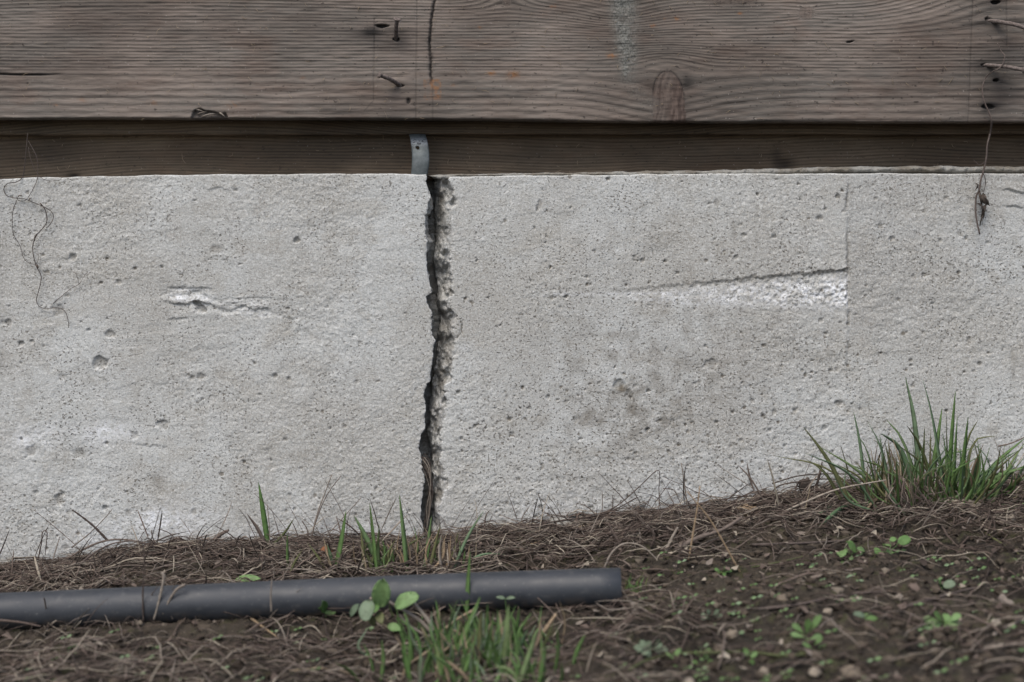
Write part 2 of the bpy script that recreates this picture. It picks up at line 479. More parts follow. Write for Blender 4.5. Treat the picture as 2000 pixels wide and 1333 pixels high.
def blade_mesh(name, path, wid, mat, parent=None, face=(0, -1, 0.25), fold=0.18, twist=0.0):
    """A grass blade: three vertices across, tapering along the path, given a thin closed body."""
    path = np.asarray(path, float); n0 = len(path)
    t = 1 - (1 - np.linspace(0, 1, n0 + 4)) ** 1.6; n = len(t)
    path = np.stack([np.interp(t, np.linspace(0, 1, n0), path[:, k]) for k in range(3)], 1)
    w = 1.18 * wid * np.clip(0.62 + 0.38 * np.sin(np.pi * np.clip(t * 1.1 + 0.12, 0, 1)), 0, 1) * np.clip((1 - t) / 0.26, 0.02, 1) ** 0.6
    tan = np.gradient(path, axis=0); tan /= np.linalg.norm(tan, axis=1)[:, None] + 1e-12
    f = np.array(face, float); f /= np.linalg.norm(f)
    co = []
    for i in range(n):
        s = np.cross(tan[i], f); s /= np.linalg.norm(s) + 1e-9
        nn = np.cross(s, tan[i])
        ang = twist * t[i]
        s2 = s * math.cos(ang) + nn * math.sin(ang); n2 = nn * math.cos(ang) - s * math.sin(ang)
        th = 0.00018
        co += [path[i] - s2 * w[i] / 2, path[i] - n2 * w[i] * fold - n2 * th, path[i] + s2 * w[i] / 2, path[i] - n2 * w[i] * fold + n2 * th]
    idx = np.arange(n * 4).reshape(n, 4); nx = np.roll(idx, -1, axis=1)
    q = np.stack([idx[:-1], nx[:-1], nx[1:], idx[1:]], -1).reshape(-1, 4)
    return link(name, raw_mesh(name, off(co, parent), q, mat), parent)

def leaf_mesh(name, a_, b_, wid, mat, parent=None, nrm=(0, -0.6, 0.8), cup=0.15, shape='oval', wav=0.0):
    """A leaf from a_ (stalk end) to b_ (tip), domed and closed below."""
    a_ = np.array(tuple(a_), float); b_ = np.array(tuple(b_), float)
    L = np.linalg.norm(b_ - a_); t_ = (b_ - a_) / L
    nn = np.array(nrm, float); s = np.cross(t_, nn); s /= np.linalg.norm(s) + 1e-9
    nn = np.cross(s, t_)
    ts = np.array([0, 0.06, 0.18, 0.34, 0.5, 0.66, 0.82, 0.94, 1.0]); us = np.array([-1, -0.55, 0, 0.55, 1])
    if shape == 'round': prof = np.sqrt(np.clip(1 - (2 * ts - 1) ** 2, 0.004, 1))
    elif shape == 'spoon': prof = np.array([0.10, 0.12, 0.20, 0.42, 0.75, 1.0, 0.95, 0.55, 0.06])
    else: prof = np.array([0.06, 0.35, 0.72, 0.97, 1.0, 0.86, 0.55, 0.22, 0.02])
    ph = random.random() * 6
    top, bot = [], []
    for i, t in enumerate(ts):
        for u in us:
            w = wid / 2 * prof[i] * (1 + wav * math.sin(t * 40 + ph) * abs(u))
            h = -cup * L * (t - 0.45) ** 2 * 2 + abs(u) * wid * 0.12 + wav * L * 0.15 * math.sin(t * 13 + u * 5 + ph)
            p = a_ + t_ * L * t + s * u * w + nn * h
            top.append(p); bot.append(p - nn * 0.0003)
    K = len(us); n = len(ts)
    idx = np.arange(n * K).reshape(n, K)
    q1 = np.stack([idx[:-1, :-1], idx[:-1, 1:], idx[1:, 1:], idx[1:, :-1]], -1).reshape(-1, 4)
    q2 = q1[:, ::-1] + n * K
    rim = np.concatenate([idx[0, :], idx[1:, -1], idx[-1, :-1][::-1], idx[1:-1, 0][::-1]])
    rn = np.roll(rim, -1)
    q3 = np.stack([rn, rim, rim + n * K, rn + n * K], -1)
    return link(name, raw_mesh(name, off(top + bot, parent), np.concatenate([q1, q2, q3]), mat), parent)

def axis_coords(lo, hi, step, far_lo, far_hi, n):
    a_ = far_lo + (lo - far_lo) * (1 - np.linspace(1, 0, n) ** 2.2) if far_lo < lo else np.array([])
    b_ = hi + (far_hi - hi) * np.linspace(0, 1, n) ** 2.2
    m_ = np.arange(lo, hi, step)
    return np.concatenate([a_[:-1], m_, b_])

# ------------------------------------------------------------------ ground
gx = axis_coords(-0.72, 0.72, 0.0026, -60, 60, 26)
gd_ = np.concatenate([-np.linspace(8, 0.02, 8) ** 1.0, np.arange(0, 0.66, 0.0026), 0.66 + 60 * np.linspace(0.0005, 1, 26) ** 2.4])
GX, GD = np.meshgrid(gx, gd_)
GZ = gz(GX, GD) + fbm(GX, GD, 170, 2, 21) * 0.007 * np.clip(1 - np.abs(GD) / 2, 0, 1)
ground = grid('ground', GX, -GD, GZ, M['soil'])
tag(ground, 'dark bare soil sloping up to the right in front of the concrete wall', kind='structure')

# ------------------------------------------------------------------ concrete wall with its crack
Lp = np.array([(833, 345), (833, 352), (833, 360), (841, 381), (837, 399), (831, 427), (830, 449), (835.5, 472), (833, 497), (832, 510), (837, 541), (841, 563), (843, 573), (832, 579), (834, 594), (844, 608), (843, 633), (845, 658), (850, 665), (846, 688), (845, 700), (841.7, 728), (841, 746), (833, 751), (828.6, 778), (832, 803), (830, 838), (822, 848), (819, 872), (822, 894), (826, 922), (829, 942), (826, 964), (820, 1008), (827, 1033), (828.6, 1050), (829, 1250)], float)
Rp = np.array([(877, 345), (877, 351), (883, 366), (891, 388), (883, 410), (880, 435), (882.7, 469), (883, 491), (878.6, 519), (882.7, 541), (884, 563), (887, 574), (876, 583), (881, 599), (892, 619), (885.5, 638), (890, 660), (887, 691), (884, 700), (881, 722), (885, 746), (866, 753), (873, 786), (870, 817), (860.5, 847), (863, 880), (862, 905), (873, 942), (863, 975), (858, 992), (859, 1019), (863, 1042), (862, 1250)], float)
Vp = np.array([(850, 345), (849, 380), (850, 420), (853, 470), (847, 510), (855, 560), (856, 600), (862, 640), (851, 665), (851, 690), (846, 740), (849, 780), (841, 800), (849, 830), (838, 850), (850, 880), (851, 905), (845, 940), (846, 1000), (850, 1050), (850, 1250)], float)
def edge(tab, z, seed, amp):
    r = HR + (ZC - z) / S
    v = np.interp(r, tab[:, 1], tab[:, 0])
    v = v + amp * fbm(r * 0.0 + seed, r, 0.12, 4, seed, 0.7)
    return (v - 1000) * S

def ztop(x):
    px = x / S + 1000
    r = np.interp(px, [-600, 0, 100, 400, 700, 830, 880, 1000, 1300, 1660, 2000, 2600], [352, 351, 348, 343, 341, 342, 346, 345, 342, 340, 341, 341])
    return rowz(r + 2.0 * fbm(px, px * 0, 0.03, 3, 4))

PITS = [(197, 711, 15, 3.5), (580, 470, 8, 3), (142, 503, 8, 3), (232, 551, 6, 2), (316, 523, 4.5, 2.5), (420, 489, 10, .9), (13, 630, 8, 2), (42, 671, 5, 3), (63, 667, 4.5, 2), (124, 737, 8, 1.2), (391, 736, 8, 2), (375, 738, 6, 1.5), (318, 829, 11, 2.2), (262, 850, 8, 1.5), (60, 880, 13, 1.2), (157, 885, 11, 1.2), (537, 735, 6, 2), (564, 741, 5, 2.4), (696, 747, 5, 1.2), (460, 374, 6, 1.5), (115, 975, 12, 2.2), (122, 965, 6, 2.4), (135, 1001, 8, 1.5), (250, 1001, 8, .9), (205, 992, 5, 2), (128, 1070, 7, 1.2), (113, 604, 14, 2), (1636, 385, 6, 3.2), (1600, 427, 6, 2.2), (1563, 391, 4.5, 2), (1437, 503, 5, 2), (1385, 712, 12, 1.5), (1512, 805, 6, 2), (1848, 389, 6, 1.4), (1743, 467, 6, 2), (1711, 389, 5, 1.5), (1053, 401, 10, 1), (1893, 664, 7, 1.2), (1512, 463, 4.5, 1.8), (1400, 395, 9, .8), (1875, 457, 7, 1), (1837, 470, 5, 1.7), (1930, 475, 5, 1.4), (1888, 466, 5, 1.8), (850, 463, 4, 1), (1077, 582, 5, 1), (1254, 510, 5, 2), (1146, 542, 4, 2), (953, 582, 4, 2), (966, 640, 4.5, 2.4), (929, 507, 4, 1.6), (780, 520, 4, 2), (798, 525, 4, 1.5), (683, 498, 3, 2), (690, 656, 4, 2), (702, 671, 5, .8), (1000, 849, 6, 1.5), (1208, 752, 9, 2.2), (1228, 768, 10, 1.6), (1314, 822, 5, 1.5), (1124, 820, 6, 1), (898, 675, 5, 1), (1085, 710, 3.5, 1.5), (1300, 680, 4, 1.4), (640, 602, 4, 1.6), (215, 652, 8, 2.2), (173, 645, 4, 2), (1680, 800, 5, 1.8), (1637, 788, 7, 1.6), (1610, 836, 5, 2), (1385, 868, 6, 1), (1720, 442, 7, 1.4), (1452, 460, 5, 2), (1445, 440, 5, 1.2), (1690, 580, 4, 1.4), (1755, 586, 5, 1.5), (1603, 627, 5, 1.6), (1612, 652, 4, 2), (1446, 651, 3.5, 2.2), (1634, 722, 5, 1), (1850, 555, 4, 1), (1806, 537, 5, 1.5), (1785, 541, 5, 1.2), (575, 995, 4, 2), (566, 967, 4, 1.4), (800, 998, 4, 1.8), (735, 955, 5, 1.6), (290, 1060, 6, 1.5), (380, 1000, 9, .8)]

def ledge(h, px, r, x0, x1, rt, re_, rb, din, out, dbel, slope=0.0, seed=0):
    e_ = slope * (px - x0)
    jit = 9 * fbm(px, px * 0 + seed, 0.045, 4, seed, 0.6)
    wx = px + 14 * fbm(px * 0, r, 0.12, 2, seed + 3)
    tp = sstep(x0 - 6, x0 + min(45, 0.4 * (x1 - x0)), wx) * (1 - sstep(x1 - 14, x1, wx))
    ed = re_ + e_ + jit
    up = np.clip((r - (rt + e_)) / np.maximum(ed - rt - e_, 1), 0, 1)
    a_ = np.where((r > rt + e_) & (r <= ed), -din + up * (din + out), 0.0)
    lo = np.clip((r - ed) / (rb - re_), 0, 1)
    b_ = np.where((r > ed) & (r < rb + e_ + jit), -dbel * (1 - lo), 0.0)
    return h + tp * (a_ + b_) * 0.001

def wall_relief(X, Z):
    px = X / S + 1000; r = HR + (ZC - Z) / S
    rough = sstep(-0.25, 0.35, fbm(X, Z, 7, 3, 31) + 0.25 * sstep(700, 1000, r))
    h = fbm(X, Z, 6, 3, 1) * 0.0022 + fbm(X, Z * 1.25, 70, 4, 2, 0.62) * 0.00065 * (0.2 + rough)
    h += fbm(X, Z * 1.05, 400, 2, 3) * 0.00055 * (0.35 + rough)
    # flaked skin: thin plates whose edges catch shade
    fl = fbm(X, Z * 2.0, 24, 4, 12)
    h += 0.0004 * sstep(0.01, 0.08, fl) * sstep(-0.1, 0.2, fbm(X, Z, 5, 2, 14))
    dirt = 0.0 * X
    # spalled place left of the crack
    box = sstep(295, 330, px) * (1 - sstep(560, 600, px)) * sstep(556, 566, r) * (1 - sstep(622, 634, r))
    blob = sstep(0.30, 0.75, (1 - ((px - 375) / 95) ** 2 - ((r - 588) / 40) ** 2) + 1.3 * fbm(X * .5, Z, 50, 4, 18, .6)) + sstep(0.30, 0.75, (1 - ((px - 490) / 75) ** 2 - ((r - 606) / 20) ** 2) + 1.3 * fbm(X * .5, Z, 50, 4, 20, .6))
    blob = np.clip(blob, 0, 1)
    h += blob * (fbm(X * 0.25, Z, 180, 4, 17, .6) * 0.0022 - 0.0008)
    for L_ in [(308, 426, 561, 590, 608, 1.4, .9, 2.1, 0.02), (422, 532, 584, 603, 615, 1.0, .6, 1.7, -0.03), (322, 376, 607, 627, 636, .5, .3, 1.2, -.1), (535, 585, 611, 618, 623, .3, .2, 1.0, .05),
               (1955, 2010, 350, 372, 380, .3, 1.2, 1.6, 0.1), (1960, 2012, 385, 402, 408, .3, 1.0, 1.6, 0), (385, 455, 362, 366, 392, 0, .2, 1.1, .03), (600, 660, 533, 537, 546, 0, .2, .6, .02), (240, 330, 862, 867, 885, 0, .1, 0.9, .05)]:
        h = ledge(h, px, r, *L_, seed=int(L_[0]) % 37)
    pk = ((px - 392 + 18 * fbm(X, Z, 75, 3, 41)) / 15) ** 2 + ((r - 602 + 14 * fbm(X, Z, 75, 3, 42)) / 10) ** 2
    h -= 0.006 * (1 - sstep(0.6, 1.15, pk))
    dirt += 0.35 * (1 - sstep(0.5, 1.1, pk))
    # wedge-shaped pocket with white bloom
    t = np.clip((px - 1085) / 570, 0, 1) * (px < 1657)
    T = 575 + (523 - 575) * t + 3.0 * fbm(px, px * 0, 0.05, 4, 9) + 5 * fbm(px, r, 0.16, 3, 39, .65); B = 577 + 18 * t + 12 * fbm(px, px * 0, 0.05, 3, 19)
    inside = (t > 0) & (r > T) & (r < B)
    w_ = np.where(inside, 1 - (r - T) / np.maximum(B - T, 1), 0)
    h -= 0.0028 * t ** 0.8 * w_ * np.where(inside, sstep(0, 8, r - T), 0) * (1 - 0.7 * sstep(1648, 1657, px))
    h += np.where(inside, fbm(X, Z, 260, 3, 23) * 0.0024 * t, 0)
    ws = np.where(inside, sstep(5, 14 + 14 * t, r - T) * (0.35 + 0.65 * t) * np.clip(0.75 + 1.3 * fbm(X, Z, 110, 3, 53), 0.1, 1), 0)
    flaked_lit = 0.30 * blob * (0.6 + 1.6 * fbm(X * .3, Z, 120, 3, 54)) + 0.16 * sstep(306, 355, px) * (1 - sstep(405, 428, px)) * sstep(560, 572, r) * (1 - sstep(584, 592, r)) + 0.20 * sstep(425, 440, px) * (1 - sstep(500, 530, px)) * sstep(584, 590, r) * (1 - sstep(598, 604, r))  # pale flaked patch, plus top light painted on the two up-facing ledge ramps
    white = ws + flaked_lit * (0.8 + 1.5 * fbm(X * .2, Z, 200, 3, 52)) + 0.5 * np.exp(-((r - (575 - 4 * t)) / 2.5) ** 2) * sstep(1040, 1130, px) * (1 - sstep(1300, 1420, px))
    white = white + 0.55 * (t > 0.3) * np.exp(-np.clip((r - B) / 12, 0, 9) ** 2) * (r > B)
    dirt += np.where(inside, 0.45 * t * (1 - sstep(2, 9, r - T)), 0)  # overhang shadow under the pocket's top edge, painted in through the dirt mask
    # form joint on the right
    xj = 1655 + 5 * fbm(r, r * 0, 0.05, 4, 6, 0.65)
    fade = 1 - 0.85 * sstep(600, 780, r)
    h -= 0.0012 * fade * sstep(-2.5, 2.5, px - xj)
    chip = np.exp(-((px - xj - 1) / 2.6) ** 2) * fade * sstep(-0.05, 0.2, fbm(X, Z, 45, 3, 15))
    h -= 0.0016 * chip; dirt += 0.35 * chip
    # hair crack beside the big crack
    hx = np.interp(r, [619, 635, 650, 662], [893, 902, 901, 892]) + 3 * fbm(r, r * 0, 0.2, 3, 68)
    hc = np.exp(-((px - hx) / 1.1) ** 2) * sstep(624, 632, r) * (1 - sstep(660, 664, r))
    h -= 0.002 * hc; dirt += 0.8 * hc
    # white bloom patches
    for (cx, cy, sx, sy, am) in [(55, 862, 34, 22, 1.0), (120, 845, 42, 15, .75), (205, 848, 48, 19, 1.1), (255, 850, 20, 10, .3), (320, 1025, 65, 30, 1.0), (290, 1008, 20, 12, .4), (420, 1010, 30, 14, .3), (560, 1045, 110, 26, .85), (700, 1050, 90, 20, .7), (200, 1050, 80, 24, .5), (1080, 1000, 90, 30, .35), (1280, 960, 90, 26, .35), (1550, 955, 60, 16, .6), (1460, 975, 80, 12, .4), (1490, 890, 60, 16, .22), (1640, 975, 40, 20, .3), (880, 755, 14, 14, .5), (865, 960, 18, 40, .3), (910, 680, 14, 8, .4), (1080, 575, 40, 8, .4), (60, 1090, 80, 20, .3), (1010, 1050, 70, 14, .35)]:
        white = white + am * np.exp(-((px - cx) / sx) ** 2 - ((r - cy) / sy) ** 2) * (0.65 + 1.2 * fbm(X, Z, 60, 3, 51))
    # brown weathering, dirt splashed above the ground
    for (cx, cy, sx, sy, am) in [(1222, 758, 20, 14, .42), (1388, 712, 22, 12, .40), (1300, 780, 160, 70, .16), (1280, 605, 7, 14, .45), (1436, 447, 7, 18, .55), (1240, 825, 120, 45, .25), (1180, 700, 140, 90, .22), (1380, 640, 240, 140, .15), (1100, 850, 140, 60, .16), (1350, 560, 30, 20, .15), (615, 828, 16, 10, .35), (305, 945, 16, 26, .35), (1980, 715, 5, 26, .6), (1240, 460, 160, 50, .12), (500, 880, 120, 40, .13), (820, 650, 8, 8, .2), (60, 885, 16, 12, .3), (157, 885, 14, 14, .4)]:
        dirt = dirt + am * np.exp(-((px - cx) / sx) ** 2 - ((r - cy) / sy) ** 2) * np.clip(0.55 + 2.2 * fbm(X, Z, 75, 4, 61), 0, 1.5)
    return h, np.clip(white, 0, 1), np.clip(dirt, 0, 0.95)

def pores(X, Z):
    px = X / S + 1000; r = HR + (ZC - Z) / S
    p = 0.95 * np.exp(-((px - 1230) / 330) ** 4) * sstep(340, 480, r) * (px > 880) + 0.6 * np.exp(-((px - 1300) / 260) ** 2 - ((r - 800) / 120) ** 2)
    return np.clip(p * (0.75 + 1.2 * fbm(X, Z, 9, 3, 73)), 0, 1)

def wall_tone(X, Z):
    px = X / S + 1000; r = HR + (ZC - Z) / S
    t = 0.30 * sstep(1648, 1660, px) * (1 - 0.75 * sstep(1690, 1900, px)) * (1 - 0.8 * sstep(560, 760, r))
    t = t + 0.10 * sstep(900, 1100, px) * (1 - sstep(1500, 1640, px)) * sstep(560, 700, r)
    return np.clip(t + 0.30 * (1 - sstep(0, 35, px)) * sstep(-0.2, 0.3, fbm(X, Z, 20, 3, 63)), 0, 0.6)

def add_pits(h, dirt, X, Z, lo, hi, n, seed):
    rg = np.random.default_rng(seed)
    items = [(q[0], q[1], q[2], q[3], 0.35) for q in PITS]
    for k in range(n):
        rad = 1.6 + 3.0 * rg.random() ** 4
        x_ = -60 + rg.random() * 2120; y_ = 345 + rg.random() * 760
        dens = 0.12 + 0.9 * float(sstep(-0.25, 0.3, fbm(x_ * S, y_ * S, 8, 3, 77))) + (0.3 if 900 < x_ < 1650 else 0)
        if rg.random() > dens: continue
        items.append((x_, y_, rad, 0.7 + 1.6 * rg.random() * rad / 4, 0.25 + 0.6 * rg.random()))
    zc = Z[:, 0]; xr = X[X.shape[0] // 2]
    for (px, py, rad, dep, dk) in items:
        x0 = (px - 1000) * S; z0 = rowz(py); rr = rad * S
        if x0 < lo or x0 > hi: continue
        i0, i1 = np.searchsorted(zc, [z0 - rr * 1.6, z0 + rr * 1.6])
        j0, j1 = np.searchsorted(xr, [x0 - rr * 1.6 - 0.004, x0 + rr * 1.6 + 0.004])
        if i1 <= i0 or j1 <= j0: continue
        xx = X[i0:i1, j0:j1]; zz = Z[i0:i1, j0:j1]
        as_ = 0.75 + 0.6 * ((px * 7.3 + py * 3.1) % 1.0)
        q = np.sqrt(((xx - x0) / rr / as_) ** 2 + ((zz - z0) / rr) ** 2) + (0.9 if rad > 7 else 0.35) * fbm(xx, zz, 160, 2, int(px) % 50)
        b_ = np.clip(1 - q * q, 0, 1)
        h[i0:i1, j0:j1] -= dep * 0.001 * np.sqrt(b_)
        dirt[i0:i1, j0:j1] = np.maximum(dirt[i0:i1, j0:j1], dk * sstep(0.05, 0.6, b_))

STEP = 0.0012
zlow = np.array([-0.30, -0.2, -0.13, -0.09])
nz = int((0.447 + 0.06) / STEP)
vfine = np.linspace(0, 1, nz)

wall = thing('concrete_wall', 'pale pitted concrete foundation wall split by a wide jagged crack', 'wall', (0, 0, 0))

def finish_section(Xf, Zf, hf, wf, df, inner, side):
    """front sheet + broken inner face + a back return, top strip folded back"""
    Xi, Yi, Zi, Wi, Di, Ti = inner
    tf = wall_tone(Xf, Zf)
    Y = -hf
    X = np.concatenate([Xf, Xi], 1) if side == 'L' else np.concatenate([Xi, Xf], 1)
    Y = np.concatenate([Y, Yi], 1) if side == 'L' else np.concatenate([Yi, Y], 1)
    Z = np.concatenate([Zf, Zi], 1) if side == 'L' else np.concatenate([Zi, Zf], 1)
    W = np.concatenate([wf, Wi], 1) if side == 'L' else np.concatenate([Wi, wf], 1)
    Dd = np.concatenate([df, Di], 1) if side == 'L' else np.concatenate([Di, df], 1)
    Tt = np.concatenate([tf, Ti], 1) if side == 'L' else np.concatenate([Ti, tf], 1)
    # top: chamfer and flat top going back
    def top(dy, dz):
        return X[-1:], np.maximum(Y[-1:] + dy, Y[-1:]), Z[-1:] + dz
    rows = [top(0.0025, 0.0010), top(0.02, 0.0012), top(0.20, 0.0012)]
    X = np.concatenate([X] + [q[0] for q in rows]); Y = np.concatenate([Y] + [q[1] for q in rows]); Z = np.concatenate([Z] + [q[2] for q in rows])
    W = np.concatenate([W] + [W[-1:]] * 3); Dd = np.concatenate([Dd] + [Dd[-1:]] * 3); Tt = np.concatenate([Tt] + [Tt[-1:]] * 3)
    return X, Y, Z, W, Dd, Tt

def zrows(x):
    """(R, C) heights for the columns x of one row vector, reaching the uneven wall top"""
    zt = ztop(x)[None, :]
    v = np.concatenate([zlow, np.linspace(-0.06, 0, 1)])[:, None] + 0 * zt
    f = -0.06 + vfine[1:, None] * (zt + 0.06)
    return np.concatenate([v, f])

def wall_left():
    xc = axis_coords(-0.66, -0.66 + STEP, STEP, -1.7, 0, 14)[:13]
    n = int(0.56 / STEP)
    u = np.linspace(0, 1, n)
    xnom = np.concatenate([xc, -0.66 + u * (0.66 - 0.104)])
    Z = zrows(xnom)
    L = edge(Lp, Z[:, -1], 3, 3.0)[:, None]
    X = np.concatenate([np.repeat(xc[None], len(Z), 0), -0.66 + u[None] * (L + 0.66)], 1)
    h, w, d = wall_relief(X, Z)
    add_pits(h, d, X, Z, -0.66, -0.108, 2000, 5)
    # crumbly lip at the crack
    lip = np.exp(-((L - X) / 0.0016)); h -= 0.0012 * lip * np.clip(0.5 + fbm(X, Z, 120, 2, 71), 0, 1)
    K = 30
    t = np.linspace(0, 1, K + 1)[1:][None]
    zr = Z[:, -1:] + 0 * t
    r = HR + (ZC - zr) / S
    dep = t * 0.046
    flake = 11 * S * sstep(372, 400, r) * (1 - sstep(490, 512, r)) + 3 * S * sstep(505, 530, r) * (1 - sstep(640, 665, r))
    prof = np.interp(t, [0, 0.05, 0.3, 0.36, 1], [0, 0.12, 1.0, 0.35, 0.2])
    Xi = L + flake * prof + (fbm(dep, zr, 70, 4, 81) * 0.0045 - 0.0035) * sstep(0, 0.1, t)
    Yi = dep - h[:, -1:] * (1 - t)
    # close the far side of the gap behind the right half
    Xi = np.concatenate([Xi, L + 0.02, L + 0.09], 1); Yi = np.concatenate([Yi, 0 * L + 0.054, 0 * L + 0.057], 1)
    zr = Z[:, -1:] + 0 * Xi
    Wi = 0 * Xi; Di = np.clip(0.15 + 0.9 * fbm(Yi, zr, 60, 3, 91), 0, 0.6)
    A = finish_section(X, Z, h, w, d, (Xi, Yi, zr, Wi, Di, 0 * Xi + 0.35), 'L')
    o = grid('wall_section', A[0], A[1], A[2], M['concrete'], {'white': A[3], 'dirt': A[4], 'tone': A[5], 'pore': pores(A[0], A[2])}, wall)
    o['label'] = 'left half of the wall, spalled at mid height'
wall_left()

def bl_(t):
    return sstep(0.1, 0.4, t)

def wall_right():
    n = int(0.74 / STEP)
    u = np.linspace(0, 1, n)
    xc = axis_coords(0, 0.66, 1.0, -1, 1.7, 14)[-13:]
    xnom = np.concatenate([-0.075 + u * (0.66 + 0.075), xc])
    Z = zrows(xnom)
    zc = Z[:, 0]
    R_ = edge(Rp, zc, 13, 6.5)[:, None]; V_ = edge(Vp, zc, 23, 4.0)[:, None]; L_ = edge(Lp, zc, 3, 3.0)[:, None]
    V_ = np.minimum(V_ - 3 * S - 5 * S * sstep(HR + 0, HR + 1, HR + 0 * V_) * 0 - 6 * S * sstep(690, 760, HR + (ZC - zc[:, None]) / S), R_ - 6 * S)
    V_ = np.maximum(V_, L_ + 4 * S)
    X = np.concatenate([R_ + u[None] * (0.66 - R_), np.repeat(xc[None], len(Z), 0)], 1)
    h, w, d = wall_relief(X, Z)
    add_pits(h, d, X, Z, -0.07, 0.68, 5600, 6)
    lip = np.exp(-((X - R_) / 0.0016)); h -= 0.0014 * lip * np.clip(0.5 + fbm(X, Z, 120, 2, 72), 0, 1)
    K = 36
    t = np.linspace(1, 0, K + 1)[:-1][None]     # 1 = deep end, 0 = at the front
    zr = Z[:, :1] + 0 * t
    ker = np.exp(-(np.arange(-14, 15) / 6.0) ** 2); ker /= ker.sum()
    Rs = np.convolve(np.pad(R_[:, 0], 14, mode='edge'), ker, mode='valid')[:, None]; Vs_ = np.convolve(np.pad(V_[:, 0], 14, mode='edge'), ker, mode='valid')[:, None]
    rag = np.clip(1 - t / 0.22, 0, 1)
    Xi = (Rs + (Vs_ - Rs) * t) * (1 - rag) + R_ * rag + (Rs + (Vs_ - Rs) * t - Rs) * rag
    Xi = Xi + 0.0016 * bl_(t) * fbm(zr, 0 * zr + t, 130, 3, 87)
    dep = 0.032 * t ** 1.1
    bl = sstep(0, 0.12, t)
    dep = dep + bl * (fbm(Xi, zr * 0.7, 48, 4, 83, 0.6) * 0.014 + (0.25 - np.abs(fbm(Xi, zr * 0.8, 75, 3, 85, .55))) * 0.016 + fbm(Xi, zr, 220, 2, 84, 0.6) * 0.0018)
    # lumps of aggregate standing out of the broken face
    for (cx, cy, rad) in [(872, 578, 11), (866, 655, 15), (858, 725, 14), (853, 792, 12), (850, 862, 14), (862, 930, 12), (868, 610, 9), (866, 470, 9), (872, 395, 10), (865, 520, 8)]:
        q = ((Xi / S + 1000 - cx) / rad) ** 2 + ((HR + (ZC - zr) / S - cy) / (rad * 1.15)) ** 2
        dep = dep - 0.005 * np.exp(-q * 1.3) * bl
    dep = np.maximum(dep, 0.0008 * bl) - h[:, :1] * (1 - t)
    # the deep void beyond the broken face
    Xv = np.concatenate([np.maximum(V_ - 8 * S, L_ + 5 * S), V_ - 1.5 * S], 1)
    Yv = np.concatenate([0 * V_ + 0.0545, 0 * V_ + 0.045], 1)
    Xi = np.concatenate([Xv, Xi], 1); Yi = np.concatenate([Yv, dep], 1); zi = Z[:, :1] + 0 * Xi
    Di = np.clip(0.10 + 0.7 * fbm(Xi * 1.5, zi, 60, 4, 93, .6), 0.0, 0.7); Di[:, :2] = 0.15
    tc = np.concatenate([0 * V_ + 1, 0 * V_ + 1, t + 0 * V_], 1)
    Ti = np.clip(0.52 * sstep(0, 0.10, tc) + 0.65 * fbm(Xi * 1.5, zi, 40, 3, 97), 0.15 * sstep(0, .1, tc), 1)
    Wi = np.clip(0.9 * fbm(Xi, zi, 45, 3, 95) - 0.25, 0, 0.3)
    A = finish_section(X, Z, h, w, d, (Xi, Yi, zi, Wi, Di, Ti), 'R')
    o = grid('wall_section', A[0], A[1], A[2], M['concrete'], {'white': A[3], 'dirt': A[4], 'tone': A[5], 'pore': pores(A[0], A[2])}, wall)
    o['label'] = 'right half of the wall with a white wedge-shaped streak and a form joint'
wall_right()

def mortar_bed():
    px = np.arange(836, 2120, 1.5)
    x = (px - 1000) * S
    top = np.interp(px, [836, 850, 880, 1000, 1300, 1560, 1600, 2000, 2120], [342, 340, 339, 338, 333, 327, 323.5, 323, 323]) + 3.0 * fbm(px, px * 0, 0.04, 4, 8)
    bot = np.interp(px, [836, 846, 860, 872, 884, 900, 1500, 1650, 2000, 2120], [343, 349, 351.5, 351, 348, 345.5, 342.5, 338, 338.5, 338.5]) + 1.2 * fbm(px, px * 0, 0.05, 3, 18)
    K = 14
    th = np.linspace(-0.12, 1.12, K)[:, None]
    tt = np.clip(th, 0, 1)
    Z = rowz(bot)[None] * (1 - tt) + rowz(top)[None] * tt
    rnd = np.sqrt(np.clip(1 - (2 * tt - 1) ** 2, 0, 1))
    X = x[None] + 0 * tt
    Y = 0.016 - 0.009 * rnd - fbm(X, Z, 160, 3, 28) * 0.004 + 0 * X
    Y = np.where((th < 0) | (th > 1), 0.06, Y)
    lip = np.exp(-((px - 861) / 22.0) ** 2)[None]
    Y = np.where((th < 0) | (th > 1), Y, Y - 0.004 * lip)
    o = grid('mortar_bed', X, Y, Z, M['mortar'], None, wall)
    o['label'] = 'rough grey mortar bed under the sill beam'
mortar_bed()

# ------------------------------------------------------------------ timber
def board_grain(px, r):
    """smooth ring coordinate of the weathered board at photo position"""
    w = r + 3.5 * fbm(px * 0.0016, r * 0.02, 1, 3, 101) + 1.6 * fbm(px * 0.008, r * 0.05, 1, 3, 111)
    w = w - 34 * np.exp(-(np.abs(px - 1303) / 120) ** 1.6) * sstep(115, 200, r) * (1 - 0.2 * sstep(225, 260, r))
    w = w + 16 * np.exp(-((px - 1303) / 70) ** 2) * np.exp(-((r - 118) / 30) ** 2)
    w = w + 22 * np.exp(-((px - 990) / 60) ** 2) * np.exp(-np.clip(r, 0, 400) / 22)
    w = w - 20 * np.exp(-((px - 1210) / 80) ** 2) * np.exp(-((r - 25) / 40) ** 2)
    dx, dr = px - 1575, r - 26
    w = w + 150 * np.tanh(dr / 12) / (1 + (dx / 28) ** 2 + (dr / 14) ** 2) * 0.08
    w = w + 55 * sstep(1650, 1960, px) * (1 - sstep(-20, 90, r))
    w = w + 5 * np.sin(px / 260 + 0.6) * (1 - sstep(0, 90, r))
    fine = w / 6.3
    return np.where(w < 140, fine, 140 / 6.3 + (w - 140) / (14.5))

